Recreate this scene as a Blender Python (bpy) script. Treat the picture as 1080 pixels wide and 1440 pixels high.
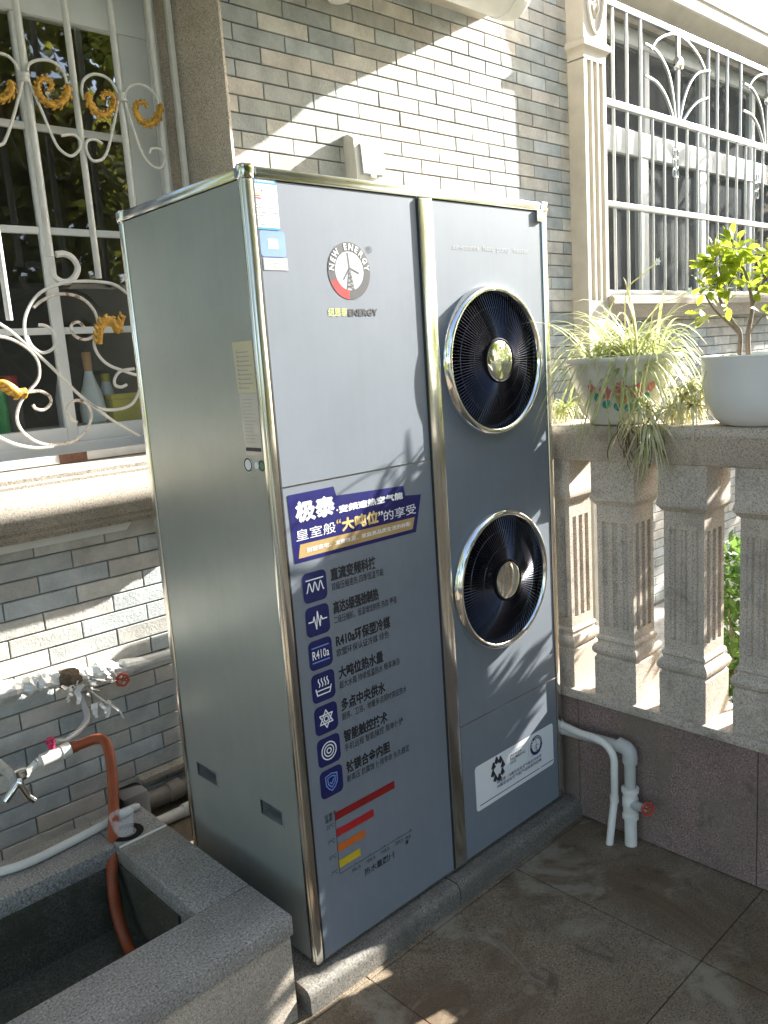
import bpy, bmesh, math, random
from mathutils import Vector, Matrix
R_ = math.radians
random.seed(7)
sc = bpy.context.scene
C = sc.collection
for o in list(bpy.data.objects): bpy.data.objects.remove(o)

# ------------------------------------------------------------------ camera
F_PX = 1157.68
YAW, PITCH, ROLL = 0.7453, 0.1829, -0.0687
CAM = Vector((-1.1168, -1.5924, 1.6482))
FWD = Vector((math.sin(YAW)*math.cos(PITCH), math.cos(YAW)*math.cos(PITCH), -math.sin(PITCH)))
_r = Vector((math.cos(YAW), -math.sin(YAW), 0)); _u = _r.cross(FWD)
RGT = _r*math.cos(ROLL)+_u*math.sin(ROLL)
UPV = -_r*math.sin(ROLL)+_u*math.cos(ROLL)
cd = bpy.data.cameras.new('camera'); cam = bpy.data.objects.new('camera', cd); C.objects.link(cam)
cd.sensor_fit = 'VERTICAL'; cd.sensor_height = 36; cd.sensor_width = 27
cd.lens = F_PX/1440*36; cd.clip_start = .05; cd.clip_end = 3000
m3 = Matrix((RGT, UPV, -FWD)).transposed()
cam.matrix_world = Matrix.Translation(CAM) @ m3.to_4x4()
sc.camera = cam

def P(x, y, ax, v):
    """photo pixel -> point on the plane where coordinate ax equals v"""
    d = FWD + RGT*((x-540)/F_PX) - UPV*((y-720)/F_PX)
    return CAM + d*((v-CAM[ax])/d[ax])
def proj(p):
    d = Vector(p)-CAM; z = d.dot(FWD)
    return 540+F_PX*d.dot(RGT)/z, 720-F_PX*d.dot(UPV)/z

# ------------------------------------------------------------------ light
SUN = Vector((4.6, -1.0, 2.245)).normalized()          # direction towards the sun
elev = math.asin(SUN.z); azim = math.atan2(SUN.x, SUN.y)
w = bpy.data.worlds.new('World'); sc.world = w; w.use_nodes = True
nt = w.node_tree; bg = nt.nodes['Background']
sky = nt.nodes.new('ShaderNodeTexSky'); sky.sky_type = 'NISHITA'; sky.sun_disc = False
sky.sun_elevation = elev; sky.sun_rotation = azim; sky.air_density = 0.75; sky.dust_density = 2.2; sky.ozone_density = 0.4
nt.links.new(sky.outputs[0], bg.inputs[0]); bg.inputs[1].default_value = 0.08
sl = bpy.data.lights.new('sun', 'SUN'); so = bpy.data.objects.new('sun', sl); C.objects.link(so)
sl.energy = 3.5; sl.angle = R_(0.5); sl.color = (1.0, .97, .91)
so.rotation_euler = SUN.to_track_quat('Z', 'Y').to_euler(); so.location = (8, -1, 6)
vs = sc.view_settings; vs.view_transform = 'Standard'; vs.look = 'None'; vs.exposure = 3.0; vs.gamma = 1
sc.render.resolution_x = 768; sc.render.resolution_y = 1024

# ------------------------------------------------------------------ materials
M = {}
def new_mat(name):
    m = bpy.data.materials.new(name); m.use_nodes = True; M[name] = m
    return m, m.node_tree.nodes, m.node_tree.links, m.node_tree.nodes['Principled BSDF']
def ramp(n, stops, interp='LINEAR'):
    r = n.new('ShaderNodeValToRGB'); r.color_ramp.interpolation = interp
    e = r.color_ramp.elements
    while len(e) < len(stops): e.new(.5)
    for i, (p, c) in enumerate(stops): e[i].position = p; e[i].color = (*c, 1)
    return r
def noise(n, l, scale, detail=3, rough=.5, dist=0, vec=None):
    t = n.new('ShaderNodeTexNoise'); t.inputs['Scale'].default_value = scale; t.inputs['Detail'].default_value = detail
    t.inputs['Roughness'].default_value = rough; t.inputs['Distortion'].default_value = dist
    if vec is not None: l.new(vec, t.inputs['Vector'])
    return t
def mix(n, l, fac, a, b, mode='MIX'):
    x = n.new('ShaderNodeMix'); x.data_type = 'RGBA'; x.blend_type = mode
    for s, v in ((0, fac), (6, a), (7, b)):
        if isinstance(v, (int, float)): x.inputs[s].default_value = v
        elif isinstance(v, tuple): x.inputs[s].default_value = (*v, 1)
        else: l.new(v, x.inputs[s])
    return x.outputs[2]
def plain(name, col, rough=.5, metal=0, var=.12, scale=8, bump=0, bscale=60, spots=None, streak=0, **kw):
    m, n, l, b = new_mat(name)
    pos = n.new('ShaderNodeNewGeometry').outputs['Position']
    t = noise(n, l, scale, 5, .6, 0, pos)
    lo = tuple(c*(1-var) for c in col); hi = tuple(min(1, c*(1+var)) for c in col)
    rp = ramp(n, [(.3, lo), (.7, hi)]); l.new(t.outputs[0], rp.inputs[0]); cout = rp.outputs[0]
    for (sc_, ss, lo_, hi_) in (spots or []):
        ts = noise(n, l, ss, 6, .7, .4, pos); rs = ramp(n, [(lo_, (0, 0, 0)), (hi_, (1, 1, 1))]); l.new(ts.outputs[0], rs.inputs[0])
        cout = mix(n, l, rs.outputs[0], cout, sc_)
    if streak:
        mp = n.new('ShaderNodeMapping'); mp.inputs['Scale'].default_value = (38, 38, 1.6); l.new(pos, mp.inputs[0])
        tk = noise(n, l, 1.0, 5, .6, .2, mp.outputs[0]); rk = ramp(n, [(.35, (1-streak,)*3), (.6, (1, 1, 1))]); l.new(tk.outputs[0], rk.inputs[0])
        cout = mix(n, l, 1.0, cout, rk.outputs[0], 'MULTIPLY')
    l.new(cout, b.inputs['Base Color'])
    b.inputs['Metallic'].default_value = metal
    rr = n.new('ShaderNodeMapRange'); rr.inputs[3].default_value = max(0, rough-.08*min(1, rough*3)); rr.inputs[4].default_value = rough+.08*min(1, rough*3)
    t2 = noise(n, l, scale*3, 4, .6, 0, pos); l.new(t2.outputs[0], rr.inputs[0]); l.new(rr.outputs[0], b.inputs['Roughness'])
    if bump:
        bp = n.new('ShaderNodeBump'); bp.inputs['Strength'].default_value = bump; bp.inputs['Distance'].default_value = .002
        t3 = noise(n, l, bscale, 4, .6, 0, pos); l.new(t3.outputs[0], bp.inputs['Height']); l.new(bp.outputs[0], b.inputs['Normal'])
    for k, v in kw.items():
        b.inputs[k.replace('_', ' ')].default_value = v
    return m
def stone(name, cols, spk=220, stain=None, stain_scale=2.2, stain_lo=.45, stain_hi=.62, rough=.7, bump=.25, bscale=300):
    """speckled granite: dark, mid and light grains plus optional stains of their own shape"""
    m, n, l, b = new_mat(name)
    pos = n.new('ShaderNodeNewGeometry').outputs['Position']
    t = noise(n, l, spk, 2, .7, 0, pos)
    rp = ramp(n, [(.36, cols[0]), (.47, cols[1]), (.56, cols[1]), (.66, cols[2])]); l.new(t.outputs[0], rp.inputs[0])
    t2 = noise(n, l, 5, 5, .6, 0, pos)
    rv = ramp(n, [(.3, (.78, .78, .78)), (.7, (1.08, 1.06, 1.04))]); l.new(t2.outputs[0], rv.inputs[0])
    col = mix(n, l, 1.0, rp.outputs[0], rv.outputs[0], 'MULTIPLY')
    if stain:
        for k, (sc_, sscale, *th) in enumerate(stain):
            t4 = noise(n, l, sscale, 7, .68, .6, pos); th = th or [stain_lo, stain_hi]
            r4 = ramp(n, [(th[0], (0, 0, 0)), (th[1], (1, 1, 1))]); l.new(t4.outputs[0], r4.inputs[0])
            mu = n.new('ShaderNodeMath'); mu.operation = 'MULTIPLY'; mu.inputs[1].default_value = .85; l.new(r4.outputs[0], mu.inputs[0])
            col = mix(n, l, mu.outputs[0], col, sc_)
    l.new(col, b.inputs['Base Color']); b.inputs['Roughness'].default_value = rough
    bp = n.new('ShaderNodeBump'); bp.inputs['Strength'].default_value = bump; bp.inputs['Distance'].default_value = .0015
    t3 = noise(n, l, bscale, 3, .6, 0, pos); l.new(t3.outputs[0], bp.inputs['Height']); l.new(bp.outputs[0], b.inputs['Normal'])
    return m
def tile_mat(name, island):
    m, n, l, b = new_mat(name)
    pos = n.new('ShaderNodeNewGeometry')
    rnd = pos.outputs['Random Per Island'] if island else n.new('ShaderNodeObjectInfo').outputs['Random']
    pal = [(.0, (0.471, 0.477, 0.459)), (.13, (0.558, 0.533, 0.484)), (.27, (0.397, 0.422, 0.422)), (.41, (0.645, 0.620, 0.564)), (.54, (0.459, 0.446, 0.409)),
           (.66, (0.496, 0.527, 0.527)), (.79, (0.595, 0.552, 0.502)), (.90, (0.422, 0.440, 0.415))]
    rp = ramp(n, pal, 'CONSTANT'); l.new(rnd, rp.inputs[0])
    t = noise(n, l, 9, 6, .65, .3, pos.outputs['Position'])
    rv = ramp(n, [(.26, (.66, .66, .65)), (.72, (1.12, 1.12, 1.10))]); l.new(t.outputs[0], rv.inputs[0])
    tg = noise(n, l, 420, 2, .6, 0, pos.outputs['Position'])
    rg = ramp(n, [(.35, (.86, .86, .86)), (.65, (1.08, 1.08, 1.08))]); l.new(tg.outputs[0], rg.inputs[0])
    c = mix(n, l, 1.0, rp.outputs[0], rv.outputs[0], 'MULTIPLY'); c = mix(n, l, 1.0, c, rg.outputs[0], 'MULTIPLY')
    l.new(c, b.inputs['Base Color']); b.inputs['Roughness'].default_value = .82
    bp = n.new('ShaderNodeBump'); bp.inputs['Strength'].default_value = .9; bp.inputs['Distance'].default_value = .0042
    t3 = noise(n, l, 95, 6, .7, 0, pos.outputs['Position']); l.new(t3.outputs[0], bp.inputs['Height']); l.new(bp.outputs[0], b.inputs['Normal'])
    return m
def leaf_mat(name, a, bcol, trans=.45, scale=30):
    m, n, l, b = new_mat(name)
    pos = n.new('ShaderNodeNewGeometry')
    t = noise(n, l, scale, 3, .6, 0, pos.outputs['Position'])
    rp = ramp(n, [(.3, a), (.7, bcol)]); l.new(t.outputs[0], rp.inputs[0])
    l.new(rp.outputs[0], b.inputs['Base Color']); b.inputs['Roughness'].default_value = .45
    tr = n.new('ShaderNodeBsdfTranslucent'); l.new(rp.outputs[0], tr.inputs[0])
    mx = n.new('ShaderNodeMixShader'); mx.inputs[0].default_value = trans
    out = n['Material Output']; l.new(b.outputs[0], mx.inputs[1]); l.new(tr.outputs[0], mx.inputs[2]); l.new(mx.outputs[0], out.inputs[0])
    return m
def glass_mat(name, tint=(.92, .95, .93), ior=1.85):
    m, n, l, b = new_mat(name); n.remove(b)
    tr = n.new('ShaderNodeBsdfTransparent'); tr.inputs[0].default_value = (*tint, 1)
    gl = n.new('ShaderNodeBsdfGlossy'); gl.inputs['Roughness'].default_value = .015
    fr = n.new('ShaderNodeFresnel'); fr.inputs[0].default_value = ior
    mx = n.new('ShaderNodeMixShader'); l.new(fr.outputs[0], mx.inputs[0]); l.new(tr.outputs[0], mx.inputs[1]); l.new(gl.outputs[0], mx.inputs[2])
    l.new(mx.outputs[0], n['Material Output'].inputs[0])
    return m

tile_mat('tile', False); tile_mat('tile_island', True)
plain('mortar', (.215, .21, .195), .9, var=.3, scale=14, bump=.3)
stone('beige_granite', [(.20, .17, .135), (.40, .355, .29), (.55, .50, .43)], 190, [((.30, .24, .16), 3.0)], stain_lo=.56, stain_hi=.75)
stone('grey_granite', [(.10, .10, .095), (.27, .265, .25), (.46, .45, .43)], 170, [((.15, .14, .12), 3.2)], stain_lo=.5, stain_hi=.72, rough=.6)
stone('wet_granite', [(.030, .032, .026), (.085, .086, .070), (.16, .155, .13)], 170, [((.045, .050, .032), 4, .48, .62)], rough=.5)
plain('grip_dark', (.15, .155, .155), .6)
plain('print_silver', (.40, .42, .42), .4)
stone('pink_granite', [(.095, .060, .052), (.228, .158, .138), (.37, .28, .25)], 200, [((.15, .125, .09), 1.6, .5, .64), ((.10, .08, .06), 5, .58, .7)])
stone('baluster_stone', [(.27, .225, .18), (.53, .46, .38), (.66, .60, .52)], 210, [((.30, .245, .185), 4), ((.22, .19, .15), 11)], stain_lo=.55, stain_hi=.72)
stone('floor_granite', [(.070, .053, .034), (.195, .150, .098), (.31, .255, .178)], 190,
      [((.110, .070, .036), 1.7, .47, .60), ((.245, .215, .158), 3.4, .55, .63), ((.075, .054, .030), 9, .57, .68), ((.055, .042, .026), 42, .63, .68)], rough=.72)
stone('kerb_granite', [(.07, .066, .055), (.165, .152, .128), (.26, .245, .215)], 170, [((.09, .085, .075), 5)], stain_lo=.5, stain_hi=.7)
stone('outside_paving', [(.35, .33, .29), (.48, .45, .40), (.58, .55, .50)], 60)
stone('lawn_earth', [(.05, .055, .03), (.085, .085, .05), (.12, .11, .07)], 30, [((.06, .075, .03), .8)])
plain('stucco_grey', (.22, .215, .20), .85, bump=.3, bscale=60)
plain('roof_tile', (.16, .07, .05), .8)
plain('stucco', (.62, .58, .50), .85, bump=.3, bscale=90)
plain('cream_stone', (.50, .46, .385), .7, var=.10, bump=.2)
plain('white_stone', (.70, .69, .64), .6, var=.08, bump=.15)
plain('room_dark', (.10, .095, .09), .9)
plain('alu_white', (.62, .64, .63), .35, 0, .05)
plain('grille_white', (.58, .575, .54), .45, 0, .10, 20, bump=.25, bscale=160, spots=[((.28, .19, .12), 55, .66, .72)])
plain('steel_tube', (.46, .47, .46), .32, .6, .08, 20)
plain('grille_worn', (.55, .51, .45), .55, 0, .25, 45, bump=.4, bscale=160, spots=[((.18, .10, .06), 40, .54, .60)])
plain('rust', (.12, .055, .035), .85, 0, .4, 60, bump=.5)
plain('gold_paint', (.50, .27, .025), .5, .15, .35, 50, bump=.8, bscale=200, spots=[((.16, .08, .02), 90, .52, .62), ((.55, .50, .38), 60, .66, .72)])
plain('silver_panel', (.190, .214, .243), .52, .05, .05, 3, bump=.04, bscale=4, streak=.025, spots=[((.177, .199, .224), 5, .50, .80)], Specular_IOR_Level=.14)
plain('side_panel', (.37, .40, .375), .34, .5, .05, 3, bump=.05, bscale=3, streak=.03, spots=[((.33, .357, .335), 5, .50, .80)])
plain('aluminium', (.78, .77, .72), .16, 1.0, .05, 6)
plain('chrome', (.86, .86, .84), .05, 1.0, .03, 6)
plain('hub_chrome', (.78, .78, .74), .07, 1.0, .04, 40, bump=.15, bscale=30)
plain('black_gasket', (.012, .012, .012), .6)
plain('black_plastic', (.006, .006, .008), .7, Specular_IOR_Level=.1)
plain('guard_wire', (.05, .05, .065), .22, .7)
plain('fan_blade', (.005, .005, .011), .9, Specular_IOR_Level=.03)
plain('print_black', (.02, .022, .028), .5)
plain('print_navy', (.012, .016, .10), .4)
plain('print_blue', (.008, .008, .105), .4)
plain('print_white', (.78, .80, .80), .45, var=.02)
plain('print_gold', (.42, .29, .12), .4)
plain('print_goldtext', (.62, .47, .20), .4)
plain('print_cyan', (.03, .25, .40), .4)
plain('print_softblue', (.16, .27, .62), .4)
plain('print_grey', (.33, .35, .36), .4)
plain('print_lime', (.55, .62, .20), .4)
plain('print_red', (.40, .018, .02), .4)
plain('print_darkred', (.25, .012, .012), .4)
plain('print_orange', (.52, .13, .02), .4)
plain('print_yellow', (.50, .36, .02), .4)
plain('paper_yellow', (.58, .54, .36), .35, var=.06)
plain('plate_silver', (.50, .49, .45), .35, .3)
plain('green_sticker', (.10, .25, .13), .4)
plain('pvc_white', (.68, .66, .60), .42, var=.08, spots=[((.42, .39, .33), 30, .62, .72)])
plain('pvc_grey', (.42, .42, .39), .45, var=.08, spots=[((.25, .24, .21), 30, .6, .72)])
plain('brown_pipe', (.20, .175, .145), .6, var=.2)
plain('valve_red', (.42, .07, .035), .45, var=.2)
plain('valve_magenta', (.50, .02, .10), .4)
plain('hose_orange', (.24, .048, .010), .5, var=.18, scale=25)
plain('hose_white', (.55, .54, .50), .5, var=.1)
plain('foil', (.72, .72, .69), .42, .35, .12, 60, bump=.8, bscale=70)
plain('brown_foam', (.12, .085, .055), .9, var=.4, scale=60)
plain('clear_tube', (.55, .56, .55), .25, var=.1, Transmission_Weight=.4)
plain('wet_black', (.012, .012, .012), .8, Specular_IOR_Level=.08)
plain('ceramic_white', (.72, .72, .70), .16, var=.03)
plain('ceramic_cream', (.62, .60, .54), .2, var=.07)
plain('paint_teal', (.02, .30, .27), .3, var=.2)
plain('paint_pink', (.62, .18, .22), .3, var=.2)
plain('paint_ochre', (.50, .30, .08), .3, var=.2)
plain('soil', (.06, .045, .03), .95, var=.4, scale=80, bump=.8)
plain('root_brown', (.16, .11, .06), .9)
plain('bark', (.19, .15, .11), .9, var=.25, scale=30, bump=.5)
plain('bottle_white', (.50, .55, .56), .3)
plain('bottle_violet', (.34, .32, .38), .3)
plain('bottle_green', (.02, .20, .07), .25)
plain('cork', (.35, .20, .09), .8)
plain('box_yellow', (.42, .36, .03), .5)
plain('jar_red', (.30, .02, .03), .4)
plain('plastic_switch', (.60, .58, .52), .4)
plain('switch_cover', (.42, .43, .42), .2)
leaf_mat('spider_leaf', (.30, .36, .09), (.62, .64, .36), .4, 40)
leaf_mat('dry_leaf', (.50, .48, .22), (.72, .70, .50), .4, 40)
leaf_mat('shrub_leaf', (.20, .30, .02), (.46, .50, .06), .55, 25)
leaf_mat('pale_leaf', (.42, .48, .16), (.60, .60, .30), .5, 25)
leaf_mat('bush_leaf', (.05, .13, .02), (.16, .26, .05), .4, 8)
leaf_mat('tree_leaf', (.11, .15, .02), (.38, .37, .07), .45, 2.5)
glass_mat('glass')
m = glass_mat('dark_glass', (.62, .65, .64), 1.035); n, l = m.node_tree.nodes, m.node_tree.links     # even grey diffuse mixed into the panes
df = n.new('ShaderNodeBsdfDiffuse'); df.inputs[0].default_value = (.42, .44, .44, 1); mx2 = n.new('ShaderNodeMixShader'); mx2.inputs[0].default_value = .20
old = n['Material Output'].inputs[0].links[0].from_socket; l.new(old, mx2.inputs[1]); l.new(df.outputs[0], mx2.inputs[2]); l.new(mx2.outputs[0], n['Material Output'].inputs[0])
m, n, l, b = new_mat('clear_plastic'); b.inputs['Base Color'].default_value = (.75, .77, .78, 1); b.inputs['Roughness'].default_value = .15
tr = n.new('ShaderNodeBsdfTransparent'); mx = n.new('ShaderNodeMixShader'); mx.inputs[0].default_value = .22
l.new(tr.outputs[0], mx.inputs[1]); l.new(b.outputs[0], mx.inputs[2]); l.new(mx.outputs[0], n['Material Output'].inputs[0])

# ------------------------------------------------------------------ mesh helpers
WPOS = {}
def meshobj(name, me, mat, parent=None, center=True):
    if isinstance(me, bmesh.types.BMesh):
        bmesh.ops.recalc_face_normals(me, faces=me.faces)
        bm = me; me = bpy.data.meshes.new(name); bm.to_mesh(me); bm.free()
    if mat:
        me.materials.clear(); me.materials.append(M[mat] if isinstance(mat, str) else mat)
    o = bpy.data.objects.new(name, me); C.objects.link(o)
    c = Vector((0, 0, 0))
    if center and len(me.vertices):
        lo = Vector([min(v.co[i] for v in me.vertices) for i in range(3)]); hi = Vector([max(v.co[i] for v in me.vertices) for i in range(3)])
        c = (lo+hi)/2
        if parent is None: c.z = lo.z
        me.transform(Matrix.Translation(-c))
    WPOS[o] = c
    if parent is not None: o.parent = parent; o.location = c-WPOS[parent]
    else: o.location = c
    return o
def smooth(o, ang=40):
    me = o.data
    for p in me.polygons: p.use_smooth = True
    try: me.set_sharp_from_angle(angle=R_(ang))
    except Exception: pass
    return o
def thing(name, loc, label, cat, group=None, kind=None):
    o = bpy.data.objects.new(name, None); C.objects.link(o); o.location = loc; WPOS[o] = Vector(loc); o.empty_display_size = .05
    return tag(o, label, cat, group, kind)
def tag(o, label=None, cat=None, group=None, kind=None):
    if label: o['label'] = label
    if cat: o['category'] = cat
    if group: o['group'] = group
    if kind: o['kind'] = kind
    return o
def box(bm, x0, x1, y0, y1, z0, z1, bev=0, seg=2):
    vs_ = [bm.verts.new(p) for p in ((x0,y0,z0),(x1,y0,z0),(x1,y1,z0),(x0,y1,z0),(x0,y0,z1),(x1,y0,z1),(x1,y1,z1),(x0,y1,z1))]
    fs = [bm.faces.new([vs_[i] for i in q]) for q in ((0,3,2,1),(4,5,6,7),(0,1,5,4),(1,2,6,5),(2,3,7,6),(3,0,4,7))]
    if bev:
        es = list({e for f in fs for e in f.edges})
        bmesh.ops.bevel(bm, geom=es, offset=bev, segments=seg, profile=.6, affect='EDGES')
    return bm
def boxo(name, mat, parent, x0, x1, y0, y1, z0, z1, bev=0, seg=2):
    o = meshobj(name, box(bmesh.new(), x0, x1, y0, y1, z0, z1, bev, seg), mat, parent)
    return smooth(o, 30) if bev else o
def smoothpath(pts, n=6, closed=False):
    """Catmull-Rom through the points"""
    pts = [Vector(p) for p in pts]; out = []
    N = len(pts)
    rng = range(N if closed else N-1)
    for i in rng:
        if closed: a, b_, c, d = pts[(i-1) % N], pts[i], pts[(i+1) % N], pts[(i+2) % N]
        else: a, b_, c, d = pts[max(0, i-1)], pts[i], pts[i+1], pts[min(N-1, i+2)]
        for k in range(n):
            t = k/n
            out.append(.5*((2*b_)+(c-a)*t+(2*a-5*b_+4*c-d)*t*t+(3*b_-a-3*c+d)*t**3))
    if not closed: out.append(pts[-1])
    return out
def tube(bm, pts, rad, seg=8, closed=False, flat=None):
    """sweep; rad a number or list; flat=(axis vector, factor) squashes the section along an axis"""
    pts = [Vector(p) for p in pts]; N = len(pts)
    rads = rad if isinstance(rad, (list, tuple)) else [rad]*N
    rings = []; nrm = None
    for i, p in enumerate(pts):
        if closed: t = pts[(i+1) % N]-pts[i-1]
        else: t = pts[min(N-1, i+1)]-pts[max(0, i-1)]
        if t.length < 1e-9: t = Vector((0, 0, 1))
        t.normalize()
        if nrm is None:
            nrm = Vector((0, 0, 1)) if abs(t.z) < .9 else Vector((1, 0, 0))
        nrm = nrm-t*nrm.dot(t)
        if nrm.length < 1e-6: nrm = t.orthogonal()
        nrm.normalize(); bi = t.cross(nrm)
        ring = []
        for k in range(seg):
            a = 2*math.pi*k/seg
            off = (nrm*math.cos(a)+bi*math.sin(a))*rads[i]
            if flat is not None: off = off-flat[0]*off.dot(flat[0])*(1-flat[1])
            ring.append(bm.verts.new(p+off))
        rings.append(ring)
    for i in range(N if closed else N-1):
        A, B = rings[i], rings[(i+1) % N]
        for k in range(seg): bm.faces.new((A[k], A[(k+1) % seg], B[(k+1) % seg], B[k]))
    if not closed:
        bm.faces.new(rings[0][::-1]); bm.faces.new(rings[-1])
    return bm
def tubeo(name, mat, parent, pts, rad, seg=8, closed=False, flat=None):
    return smooth(meshobj(name, tube(bmesh.new(), pts, rad, seg, closed, flat), mat, parent), 50)
def lathe(bm, prof, org, axis='z', seg=32, capb=False, capt=False):
    """prof: list of (radius, height along axis)"""
    org = Vector(org); rings = []
    for r, h in prof:
        ring = []
        for k in range(seg):
            a = 2*math.pi*k/seg
            if axis == 'z': p = Vector((r*math.cos(a), r*math.sin(a), h))
            elif axis == 'y': p = Vector((r*math.cos(a), h, r*math.sin(a)))
            else: p = Vector((h, r*math.cos(a), r*math.sin(a)))
            ring.append(bm.verts.new(org+p))
        rings.append(ring)
    for A, B in zip(rings, rings[1:]):
        for k in range(seg): bm.faces.new((A[k], A[(k+1) % seg], B[(k+1) % seg], B[k]))
    if capb: bm.faces.new(rings[0])
    if capt: bm.faces.new(rings[-1])
    return bm
def latheo(name, mat, parent, prof, org, axis='z', seg=32, capb=False, capt=False, ang=40):
    return smooth(meshobj(name, lathe(bmesh.new(), prof, org, axis, seg, capb, capt), mat, parent), ang)
def extrude_poly(bm, pts, vec):
    """closed polygon (3-D points) extruded along vec"""
    A = [bm.verts.new(p) for p in pts]; B = [bm.verts.new(Vector(p)+Vector(vec)) for p in pts]
    bm.faces.new(A[::-1]); bm.faces.new(B)
    for i in range(len(A)):
        j = (i+1) % len(A); bm.faces.new((A[i], A[j], B[j], B[i]))
    return bm
def extrudeo(name, mat, parent, pts, vec, ang=25):
    return smooth(meshobj(name, extrude_poly(bmesh.new(), pts, vec), mat, parent), ang)
def flatpoly(name, mat, parent, pts):
    bm = bmesh.new(); f = bm.faces.new([bm.verts.new(p) for p in pts]); bmesh.ops.triangulate(bm, faces=[f])
    return meshobj(name, bm, mat, parent)

# ------------------------------------------------------------------ lettering (all texts made into meshes at once)
TEXTS = {}
def want(key, s, bold=0.0): TEXTS[key] = (s, bold)
BUL = [('直流变频科技', '双级压缩速热 四季恒温节能'), ('高达5级强劲制热', '二级压缩机，低温增焓制热 热效 更强'), ('R410a环保型冷媒', '欧盟环保认证冷媒 绿色'),
       ('大吨位热水量', '超大水箱 持续恒温热水 畅享淋浴'), ('多点中央供水', '厨房、卫浴、地暖多点同时供应热水'), ('智能触控技术', '手机远程 智能操控 简单便捷'), ('钛镁合金内胆', '耐高压 抗腐蚀 使用寿命 长久稳定')]
want('b1', '极泰', 0); want('b1b', '·变频速热空气能', 0); want('b2a', '皇室般', .0); want('b2b', '大吨位', 0); want('b2c', '的享受', .0)
want('q1', '“', .02); want('q2', '”', .02); want('b3', '别墅豪宅、发廊沐足、家庭高品质生活的标配', .012)
for i, (a, b_) in enumerate(BUL): want('t%d' % i, a, .012); want('s%d' % i, b_, .006)
want('new1', '纽恩泰', .01); want('new2', 'ENERGY', .012); want('reg', '®', 0); want('asp', 'air-source  heat  pump  heater', 0)
for ch in set('NEWENERGY'): want('L'+ch, ch, .02)
want('cy0', '环境\n温度', .01); want('c25', '25℃'); want('c7', '7℃'); want('c0', '0℃'); want('cm7', '-7℃'); want('cx', '热水量图例', .012)
want('x1', '50L/h'); want('x2', '100L/h'); want('x3', '150L/h'); want('x4', '200L/h'); want('x5', '产水\n量', .01)
want('w1', 'JAKARTA\nPALEMBANG\n2018', .01); want('w2', '纽恩泰 · 18届亚运会空气能合作伙伴', .01); want('w3', '18届亚运会空气能产品独家供应商', .01); want('w4', 'NEWENERGY', .005); want('w0', '18th ASIAN GAMES')
want('en', '中国能效标识', .01); want('no', '2'); want('r410', 'R410a', .01)
_tmp = []
for k, (s, bd) in TEXTS.items():
    cu = bpy.data.curves.new('t', 'FONT'); cu.body = s; cu.offset = bd; cu.resolution_u = 2
    cu.space_line = .9
    o = bpy.data.objects.new('t', cu); C.objects.link(o); _tmp.append((k, o, cu))
bpy.context.view_layer.update()
dg = bpy.context.evaluated_depsgraph_get()
TM = {}
for k, o, cu in _tmp:
    me = bpy.data.meshes.new_from_object(o.evaluated_get(dg)); TM[k] = ([tuple(v.co) for v in me.vertices], [tuple(p.vertices) for p in me.polygons]); bpy.data.meshes.remove(me)
for k, o, cu in _tmp: bpy.data.objects.remove(o); bpy.data.curves.remove(cu)
def lettering(name, mat, parent, key, f, box_uv, fat=0):
    """key text stretched into box (u0,v0,u1,v1); f maps (u,v) to a point"""
    V, Fc = TM[key]
    if not V: return None
    us = [v[0] for v in V]; vs2 = [v[1] for v in V]; a, b_, c, d = min(us), max(us), min(vs2), max(vs2)
    u0, v0, u1, v1 = box_uv
    me = bpy.data.meshes.new(name); pts, fcs = [], []
    for k, (du, dv) in enumerate([(0, 0)] if not fat else [(0, 0), (fat, 0), (fat/2, fat/2), (fat/2, -fat/2)]):
        b0 = len(pts)
        for x, y, _ in V:
            q = Vector(f(u0+(x-a)/max(1e-6, b_-a)*(u1-u0)+du, v0+(y-c)/max(1e-6, d-c)*(v1-v0)+dv)); q.y -= .00006*k; pts.append(tuple(q))
        fcs += [tuple(i+b0 for i in fc) for fc in Fc]
    me.from_pydata(pts, [], fcs)
    return meshobj(name, me, mat, parent)

# ================================================================== SETTING
YW = 1.236                                    # face of the wall tiles
bm = bmesh.new()
S = 600
vv = [bm.verts.new(p) for p in ((-S,-S,-.20),(S,-S,-.20),(S,S,-.20),(-S,S,-.20))]; bm.faces.new(vv)
tag(meshobj('ground', bm, 'lawn_earth'), 'garden ground outside the balustrade', 'ground', kind='structure')
tag(boxo('path', 'outside_paving', None, 1.36, 8.0, -1.3, 1.24, -.26, -.19), 'pale sunlit paved path outside the balustrade', 'path', kind='structure')
floor = tag(boxo('courtyard_floor', 'floor_granite', None, -5.2, 1.18, -6.0, 1.30, -.19, -.008), 'stained granite slab courtyard floor', 'floor', kind='structure')
# slabs, joints as in the photograph (0.65 m wide)
slab_me = {}
def slab(x0, x1, y0, y1):
    k = (round(x1-x0, 3), round(y1-y0, 3))
    if k not in slab_me:
        b2 = box(bmesh.new(), -k[0]/2+.0012, k[0]/2-.0012, -k[1]/2+.0012, k[1]/2-.0012, -.03, 0, .002, 1)
        me = bpy.data.meshes.new('paving_slab'); b2.to_mesh(me); b2.free(); me.materials.append(M['floor_granite']); slab_me[k] = me
    o = bpy.data.objects.new('paving_slab', slab_me[k]); C.objects.link(o); o.parent = floor
    o.location = Vector(((x0+x1)/2, (y0+y1)/2, random.uniform(-.0015, .0015)))-WPOS[floor]
    o.rotation_euler = (random.uniform(-.0015, .0015), random.uniform(-.0015, .0015), 0)
xs = [.775+.65*k for k in range(-8, 1)]+[1.18]; ys = [-.68+.62*k for k in range(-8, 4)]
for i in range(len(xs)-1):
    for j in range(len(ys)-1): slab(xs[i], xs[i+1], ys[j], ys[j+1])

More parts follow.
